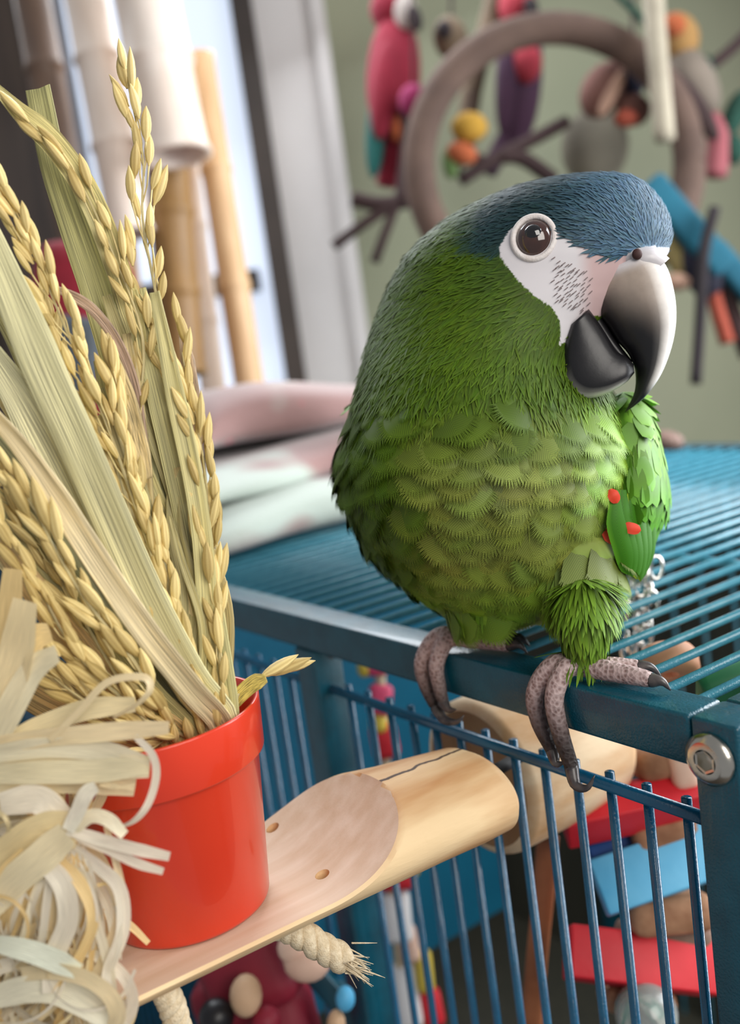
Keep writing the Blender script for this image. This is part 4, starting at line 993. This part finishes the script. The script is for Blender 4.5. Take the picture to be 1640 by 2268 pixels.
# column of coloured pieces seen between the left bars
T = toy('beaded_rope_toy', px(880, 2268, .80), 'rope toy with pink, yellow and white pieces behind the left bars', 'bird toy')
PKP = pm('pink_plastic', (222, 70, 110), (232, 96, 130), 20, .4); YLP = pm('yellow_plastic', (214, 186, 60), (226, 200, 84), 20, .4); WHP = pm('white_plastic', (236, 232, 230), (244, 240, 238), 20, .4); GRP = pm('green_plastic', (40, 130, 96), (56, 150, 112), 20, .4)
obj('cord', *tube(spline([px(835, 1400, .80), px(850, 1600, .80), px(866, 1900, .80), px(900, 2300, .80)], 24), .004, 8), ROPEM, parent=T)
for x, y, w, h, a, m in [(835, 1465, 52, 64, .1, PKP), (806, 1470, 30, 60, .1, YLP), (842, 1550, 54, 70, -.1, PKP), (852, 1640, 60, 80, .2, REDW), (838, 1600, 40, 50, .1, YLP), (878, 1940, 80, 60, .1, REDW), (900, 1920, 60, 40, -.1, YLP), (880, 2030, 64, 110, .1, WHP), (905, 2090, 44, 80, .2, PNKW), (902, 2200, 56, 140, .15, WHP), (940, 2150, 40, 90, .1, YLP), (956, 2230, 50, 80, .2, REDW), (930, 2260, 40, 60, 0, BRNW)]:
    obj('piece', *pbox(x, y, .80, w, h, a, .016, .2, .005), m, parent=T)
# white beads behind the platform
for i, (x, y, r) in enumerate(((625, 1822, 24), (652, 1806, 26), (676, 1800, 18))):
    o = obj('wooden_bead', *ball(px(x, y, .74), r * .74 / FPX, 16, 10), PNKW); tag(o, ['pale pink bead nearest the pot behind the log platform', 'middle pale bead behind the log platform', 'smallest pale bead behind the log platform'][i], 'bead', 'beads behind the platform')
# toy hanging under the platform
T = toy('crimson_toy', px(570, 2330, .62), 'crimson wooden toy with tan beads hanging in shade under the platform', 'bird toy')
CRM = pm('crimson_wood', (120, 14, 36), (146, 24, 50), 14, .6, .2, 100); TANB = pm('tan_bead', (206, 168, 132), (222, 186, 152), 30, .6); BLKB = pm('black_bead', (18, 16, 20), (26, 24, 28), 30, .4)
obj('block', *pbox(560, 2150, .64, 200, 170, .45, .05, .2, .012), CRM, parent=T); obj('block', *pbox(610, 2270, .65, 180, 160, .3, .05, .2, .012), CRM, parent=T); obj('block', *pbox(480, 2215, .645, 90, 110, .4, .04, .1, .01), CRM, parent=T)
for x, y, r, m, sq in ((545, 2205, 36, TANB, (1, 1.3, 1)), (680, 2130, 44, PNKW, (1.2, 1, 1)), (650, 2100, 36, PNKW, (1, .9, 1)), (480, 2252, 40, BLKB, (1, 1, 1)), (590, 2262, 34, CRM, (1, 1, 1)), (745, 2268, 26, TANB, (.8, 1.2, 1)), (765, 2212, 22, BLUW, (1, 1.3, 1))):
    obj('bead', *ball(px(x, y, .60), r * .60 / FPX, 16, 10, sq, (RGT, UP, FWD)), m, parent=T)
o = obj('cage_stand_brace', *pbox(740, 2195, .68, 330, 46, -.85, .02, 0, .002), PAINT); tag(o, 'dark teal diagonal brace under the log platform', 'brace')
# rope ends under the platform: three twisted strands and a frayed tip
def rope(P, r, name, label, fray=True):
    S = spline(P, 60); e = empty(name, P[0], label, 'rope', 'rope ends under the platform')
    for q in range(3):
        pts = []
        for j in range(60):
            tg = Vector(S[min(59, j + 1)] - S[max(0, j - 1)]).normalized(); a_ = tg.orthogonal().normalized(); a_ = (UP - tg * UP.dot(tg)).normalized(); b_ = tg.cross(a_)
            th = q * 2.094 + j * .20; pts.append(Vector(S[j]) + (a_ * math.cos(th) + b_ * math.sin(th)) * r * .52)
        obj('strand', *tube(pts, r * .58, 10), ROPEM, parent=e)
    if fray:
        tg = Vector(S[-1] - S[-4]).normalized(); fb = []
        for i in range(46):
            d = (tg + Vector((random.gauss(0, .28), random.gauss(0, .28), random.gauss(0, .28)))).normalized(); b0 = Vector(S[-2]) + Vector((random.gauss(0, r * .4), random.gauss(0, r * .4), random.gauss(0, r * .4)))
            fb.append(tube([b0, b0 + d * r * 1.2, b0 + d * r * random.uniform(1.8, 2.6)], [.0004, .00035, .0001], 4))
        o = obj('frayed_end', *merge(*fb), ROPEM, parent=e); o['kind'] = 'stuff'
rope([px(612, 2046, .405), px(655, 2062, .407), px(712, 2098, .41), px(764, 2126, .412)], .0056, 'rope_end', 'frayed twisted rope end sticking out right below the platform')
rope([px(360, 2185, .372), px(380, 2225, .373), px(398, 2290, .374)], .0048, 'rope_end', 'twisted rope hanging below the platform near the raffia', False)
# chain hanging under the wires
ch = toy('hanging_chain', px(1430, 1520, .56), 'shiny steel chain hanging below the cage top wires right of the parrot', 'chain')
def linkring(c, X, Y, a, b, r): return tube([c + X * a * math.cos(t) + Y * b * math.sin(t) for t in np.linspace(0, 2 * math.pi, 17)], r, 6, cap=False)
SHINY = pm('polished_steel', (226, 224, 220), (236, 234, 230), 40, .12, metal=1)
for i in range(15):
    c = px(1440 - 3 * i * .6 + 16 * math.sin(i * 1.7), 1238 + 19 * i, .56); ax = (RGT, UP) if i % 2 else (FWD, UP)
    obj('chain_link', *linkring(c, ax[0], ax[1], .0036, .0062, .0011), SHINY, parent=ch)
for i in range(13):
    c = px(1398 + 10 * math.sin(i * 1.3), 1260 + 20 * i, .565); ax = (RGT, UP) if i % 2 else (FWD, UP)
    obj('chain_link', *linkring(c, ax[0], ax[1], .0034, .0058, .0010), SHINY, parent=ch)
o = obj('wooden_ring_toy', *lathe([(.004, 0), (.0125, 0), (.0145, .003), (.0145, .010), (.0125, .013), (.004, .013), (.004, 0)], px(1486, 1496, .50), UP * .8 + FWD * .5, 32, True), pm('tan_wood_ring', (196, 138, 104), (212, 156, 122), 30, .6)); tag(o, 'tan wooden disc toy just under the wires at right', 'bird toy')
o = obj('green_toy_block', *pbox(1610, 1530, .47, 130, 60, .3, .03, .8, .004), pm('green_dyed_wood', (30, 104, 62), (40, 122, 76), 30, .6)); tag(o, 'green toy block under the wires in the right corner', 'bird toy')
o = obj('walnut', *ball(pl(1475, 976, 2, .011), .014, 20, 12, (1.3, 1, .75), (RGT, HD, Vector((0, 0, 1)))), pm('walnut_shell', (110, 84, 76), (140, 112, 100), 120, .7, .8, 160, bdist=.003)); tag(o, 'brown nut lying on the far edge of the cage top', 'nut')

# ------------------------------------------------------------------ background
ZR = 1.5
RINGM = pm('brown_wood_hoop', (84, 66, 58), (98, 78, 68), 20, .9, .4, 90)
cR = px(1228, 362, ZR); P = [cR + (RGT * math.cos(t) + UP * math.sin(t)) * 300 * ZR / FPX for t in np.linspace(0, 2 * math.pi, 65)]
o = obj('hoop_perch', *tube(P, 36 * ZR / FPX, 14, cap=False), RINGM); tag(o, 'large brown wooden hoop hanging before the sage wall', 'hoop')
def sp(n_):
    g = sum(n_[1]) / 3; c = tuple(int((v * .82 + g * .18) * .80) for v in n_[1])
    return pm(n_[0], c, tuple(min(255, int(v * 1.12) + 4) for v in c), 14, .9)
def pblob(x, y, Z, w, h, ang=0.0, d=None):
    s = Z / FPX; X = RGT * math.cos(ang) + UP * math.sin(ang); Y = -RGT * math.sin(ang) + UP * math.cos(ang)
    return ball(px(x, y, Z), s, 18, 12, (w / 2, h / 2, (d or min(w, h)) / 2), (X, Y, FWD)) if False else ball(px(x, y, Z), 1.0, 18, 12, (w * s / 2, (d or min(w, h)) * s / 2, h * s / 2), (X, FWD, Y))
def ptube(P, Z, w, n=18): return tube(spline([px(x, y, Z) for x, y in P], n), w * Z / FPX / 2, 10)
MC = {k: sp((k + '_toy_fabric', c)) for k, c in dict(crimson=(176, 22, 52), white=(206, 192, 184), black=(44, 34, 40), teal=(24, 118, 112), magenta=(176, 28, 96), tan=(132, 108, 82), purple=(84, 44, 76), scarlet=(206, 48, 66), yellow=(216, 158, 34), orange=(206, 92, 40), green=(96, 130, 60), pinkbrown=(150, 96, 84), peach=(198, 150, 122), beige=(158, 148, 126), cream=(206, 192, 166), gold=(196, 142, 70), greytan=(150, 134, 118), brown=(70, 46, 46), pink=(196, 96, 104), blue=(10, 110, 140), navy=(26, 26, 52), red=(186, 70, 44), dgreen=(24, 84, 66), straw=(176, 156, 90)).items()}
def figure(name, label, cat, base, items):
    e = empty(name, base, label, cat)
    for nm, part, m in items: obj(nm, *part, MC[m], parent=e)
    return e
Z1 = 1.62
figure('toy_macaw', 'crimson toy macaw with pale face hanging left of the hoop', 'toy bird', px(880, 420, Z1), [
    ('body', pblob(872, 170, Z1, 120, 290, -.05), 'crimson'), ('head', pblob(868, 20, Z1, 96, 100), 'crimson'), ('face', pblob(898, 26, Z1 - .03, 50, 80), 'white'), ('beak', pblob(918, 40, Z1 - .04, 34, 60, .3), 'black'),
    ('wing', pblob(832, 300, Z1 - .02, 44, 190, -.05), 'teal'), ('wing', pblob(850, 200, Z1 - .04, 60, 220, -.08), 'crimson'), ('tail', ptube([(872, 280), (868, 340), (856, 410)], Z1, 46), 'crimson'), ('foot', pblob(880, 285, Z1 - .04, 26, 60), 'orange')])
figure('toy_ball', 'magenta ball hanging beside the crimson toy macaw', 'toy ball', px(918, 260, Z1), [('ball', pblob(916, 224, Z1 - .08, 66, 74), 'magenta'), ('cord', ptube([(912, -20), (915, 100), (916, 190)], Z1 - .08, 6), 'brown')])
figure('coconut_toy', 'brown coconut shell toy at the upper left of the hoop', 'bird toy', px(1000, 130, Z1), [('shell', pblob(998, 84, Z1, 76, 96, .3), 'tan'), ('opening', pblob(984, 66, Z1 - .03, 34, 40), 'black'), ('cord', ptube([(1000, -20), (1000, 45)], Z1, 7), 'brown')])
figure('hanging_post', 'tan wooden stick leaning behind the top of the hoop', 'stick', px(1050, 160, 1.7), [('stick', ptube([(1106, -40), (1082, 60), (1046, 200), (1030, 320)], 1.7, 46), 'tan')])
figure('toy_macaw', 'purple and scarlet toy macaw hanging inside the hoop', 'toy bird', px(1140, 380, 1.68), [
    ('body', pblob(1150, 170, 1.68, 104, 330, -.06), 'purple'), ('breast', pblob(1166, 140, 1.64, 70, 90), 'scarlet'), ('head', pblob(1146, 15, 1.68, 84, 100), 'scarlet'), ('beak', pblob(1178, 16, 1.64, 30, 50, .3), 'black'), ('tail', ptube([(1140, 270), (1110, 330), (1080, 380)], 1.68, 44), 'purple'), ('wing', pblob(1122, 190, 1.64, 48, 220, -.06), 'purple')])
figure('stacked_ring_toy', 'yellow and orange stacked ring toy in the hoop', 'bird toy', px(1030, 400, 1.55), [('ring', pblob(1040, 282, 1.55, 82, 66), 'yellow'), ('ring', pblob(1024, 340, 1.55, 70, 50, -.3), 'orange'), ('ring', pblob(998, 362, 1.56, 36, 70, .1), 'green'), ('cord', ptube([(1044, 200), (1040, 260), (1020, 380)], 1.57, 7), 'brown')])
for lb, ws in (('forked brown branch reaching across the inside of the hoop', [([(1020, 400), (1100, 350), (1180, 310), (1258, 268)], 30), ([(1110, 345), (1160, 352), (1230, 400)], 34), ([(1020, 330), (1080, 360), (1110, 345)], 26)]), ('dark twig cluster left of the hoop pointing to the window', [([(740, 545), (800, 500), (860, 462), (940, 430)], 24), ([(780, 440), (840, 452), (905, 445)], 34), ([(830, 580), (856, 510), (880, 450)], 22), ([(905, 240), (905, 340), (892, 450)], 40)])):
    e = empty('branch', px(ws[0][0][0][0], ws[0][0][0][1], 1.58), lb, 'branch')
    for P, w in ws: obj('limb', *ptube(P, 1.58, w), MC['brown'], parent=e)
figure('coconut_toy', 'half coconut shell with red pieces at the right of the hoop', 'bird toy', px(1370, 290, 1.56), [('shell', pblob(1336, 200, 1.56, 96, 130, -.5), 'pinkbrown'), ('rim', pblob(1356, 206, 1.53, 30, 120, -.5), 'peach'), ('block', pblob(1398, 180, 1.56, 60, 90), 'navy'), ('block', pblob(1404, 244, 1.55, 76, 70), 'pinkbrown'), ('block', pblob(1388, 262, 1.53, 56, 40), 'red'), ('cord', ptube([(1400, -20), (1402, 80), (1400, 150)], 1.57, 8), 'brown')])
figure('cloth_pouch', 'beige cloth pouch hanging inside the lower hoop', 'pouch', px(1310, 420, 1.75), [('pouch', pblob(1318, 326, 1.75, 150, 170), 'beige'), ('neck', pblob(1320, 240, 1.75, 60, 60), 'beige')])
figure('hanging_post', 'cream wooden post hanging over the right side of the hoop', 'post', px(1470, 320, 1.45), [('post', ptube([(1446, -40), (1454, 80), (1462, 180), (1474, 310)], 1.45, 46), 'cream')])
figure('looped_string', 'dark green cord looped at the top beside the cream post', 'cord', px(1430, 70, 1.5), [('cord', ptube([(1360, -20), (1400, 20), (1434, 56)], 1.5, 16), 'dgreen')])
figure('toy_conure', 'orange-headed toy bird with grey body at the top right', 'toy bird', px(1590, 400, 1.6), [('head', pblob(1502, 84, 1.6, 92, 110, .3), 'gold'), ('forehead', pblob(1492, 56, 1.57, 56, 50), 'orange'), ('body', pblob(1540, 180, 1.6, 90, 170, .5), 'greytan'), ('wing', pblob(1536, 232, 1.56, 50, 190, .6), 'brown'), ('tail', ptube([(1570, 260), (1592, 310), (1586, 390)], 1.6, 50), 'pink'), ('beak', pblob(1466, 100, 1.57, 26, 40, .2), 'black')])
figure('leafy_twig', 'dark twig with green leaves at the right edge', 'twig', px(1640, 120, 1.62), [('stem', ptube([(1680, 50), (1620, 110), (1570, 150)], 1.62, 26), 'brown'), ('leaf', pblob(1572, 175, 1.6, 30, 110, .1), 'dgreen'), ('leaf', pblob(1630, 250, 1.6, 50, 110, -.4), 'dgreen'), ('leaf', pblob(1624, 330, 1.6, 50, 70, .2), 'dgreen')])
figure('yellow_ribbon', 'yellow ribbon hanging down along the right of the hoop', 'ribbon', px(1550, 440, 1.52), [('ribbon', ptube([(1500, 190), (1530, 270), (1546, 340), (1540, 450)], 1.52, 26), 'straw')])
figure('toy_macaw', 'blue and gold toy macaw hanging behind the parrot beak', 'toy bird', px(1600, 800, 1.45), [('wing', obox(px(1522, 500, 1.45), (RGT * .66 - UP * .75, RGT * .75 + UP * .66, FWD), (.082, .021, .012), .008), 'blue'), ('wing', obox(px(1640, 620, 1.46), (RGT * .66 - UP * .75, RGT * .75 + UP * .66, FWD), (.062, .018, .012), .008), 'blue'), ('breast', pblob(1496, 560, 1.48, 50, 170, .4), 'straw'), ('body', pblob(1556, 590, 1.47, 90, 150, .3), 'navy'), ('tail', ptube([(1570, 600), (1588, 680), (1612, 760)], 1.47, 34), 'red'), ('tail', ptube([(1590, 560), (1620, 680), (1660, 790)], 1.48, 40), 'brown'), ('beak', pblob(1500, 625, 1.44, 60, 40), 'peach')])
figure('black_rod', 'black rod hanging straight down behind the parrot beak', 'rod', px(1545, 860, 1.42), [('rod', ptube([(1584, 460), (1560, 560), (1552, 700), (1542, 850)], 1.42, 26), 'black')])
# bamboo by the window
BAM = {k: pm('bamboo_' + k, a, b, 9, .5, .2, 60, stretch=(5, 5, .7)) for k, a, b in (('pale', (226, 206, 190), (240, 226, 214)), ('tan', (196, 156, 112), (214, 178, 136)), ('brown', (122, 90, 46), (144, 108, 60)), ('dark', (92, 72, 60), (116, 92, 76)))}  # pale tone has the window light put into its colour
def bamboo(P0, P1, Z, w, m, label, nodes=2):
    a, b = px(*P0, Z), px(*P1, Z); r = w * Z / FPX / 2; ax = (b - a); ln = ax.length; ax.normalize(); prof = [(r * .80, 0.0)]
    for i in range(nodes + 1):
        h0, h1 = ln * i / (nodes + 1), ln * (i + 1) / (nodes + 1)
        prof += [(r * 1.0, h0 + .002), (r * .96, h0 + .012), (r * .95, (h0 + h1) / 2), (r * .97, h1 - .012), (r * 1.06, h1 - .004), (r * 1.07, h1)]
    prof += [(r * .80, ln), (r * .78, ln - .02), (.001, ln - .021)]
    o = obj('bamboo_tube', *lathe(prof, a, ax, 28), BAM[m]); tag(o, label, 'bamboo tube', 'bamboo tubes hanging by the window'); return o
bamboo((60, -60), (180, 590), 1.35, 84, 'dark', 'dark bamboo tube at the far left')
bamboo((180, -60), (292, 520), 1.30, 100, 'pale', 'pale bamboo tube behind the tallest stalk')
bamboo((312, -60), (392, 348), 1.25, 150, 'pale', 'widest whitish bamboo tube with a cut lower end', 1)
bamboo((366, 300), (406, 830), 1.32, 100, 'brown', 'brown bamboo tube below the widest whitish one', 2)
bamboo((440, 120), (560, 900), 1.36, 70, 'tan', 'slim tan bamboo tube right of the brown one', 2)
bamboo((404, 300), (480, 920), 1.40, 60, 'pale', 'slim pale bamboo tube behind the brown one', 2)
bamboo((250, 470), (300, 900), 1.42, 90, 'tan', 'orange-tan bamboo tube mostly behind the sheaf', 1)
rb = empty('fabric_bag', px(170, 1000, 1.15), 'dark red and grey fabric bag standing behind the straw', 'bag')
obj('body', *pbox(170, 760, 1.15, 190, 420, -.15, .12, 0, .03), pm('red_bag_fabric', (124, 16, 34), (146, 26, 44), 20, .85, .3, 200), parent=rb)
obj('pocket', *pbox(160, 830, 1.08, 110, 260, -.15, .03, 0, .012), pm('grey_bag_fabric', (66, 72, 78), (80, 86, 92), 20, .85, .3, 200), parent=rb)
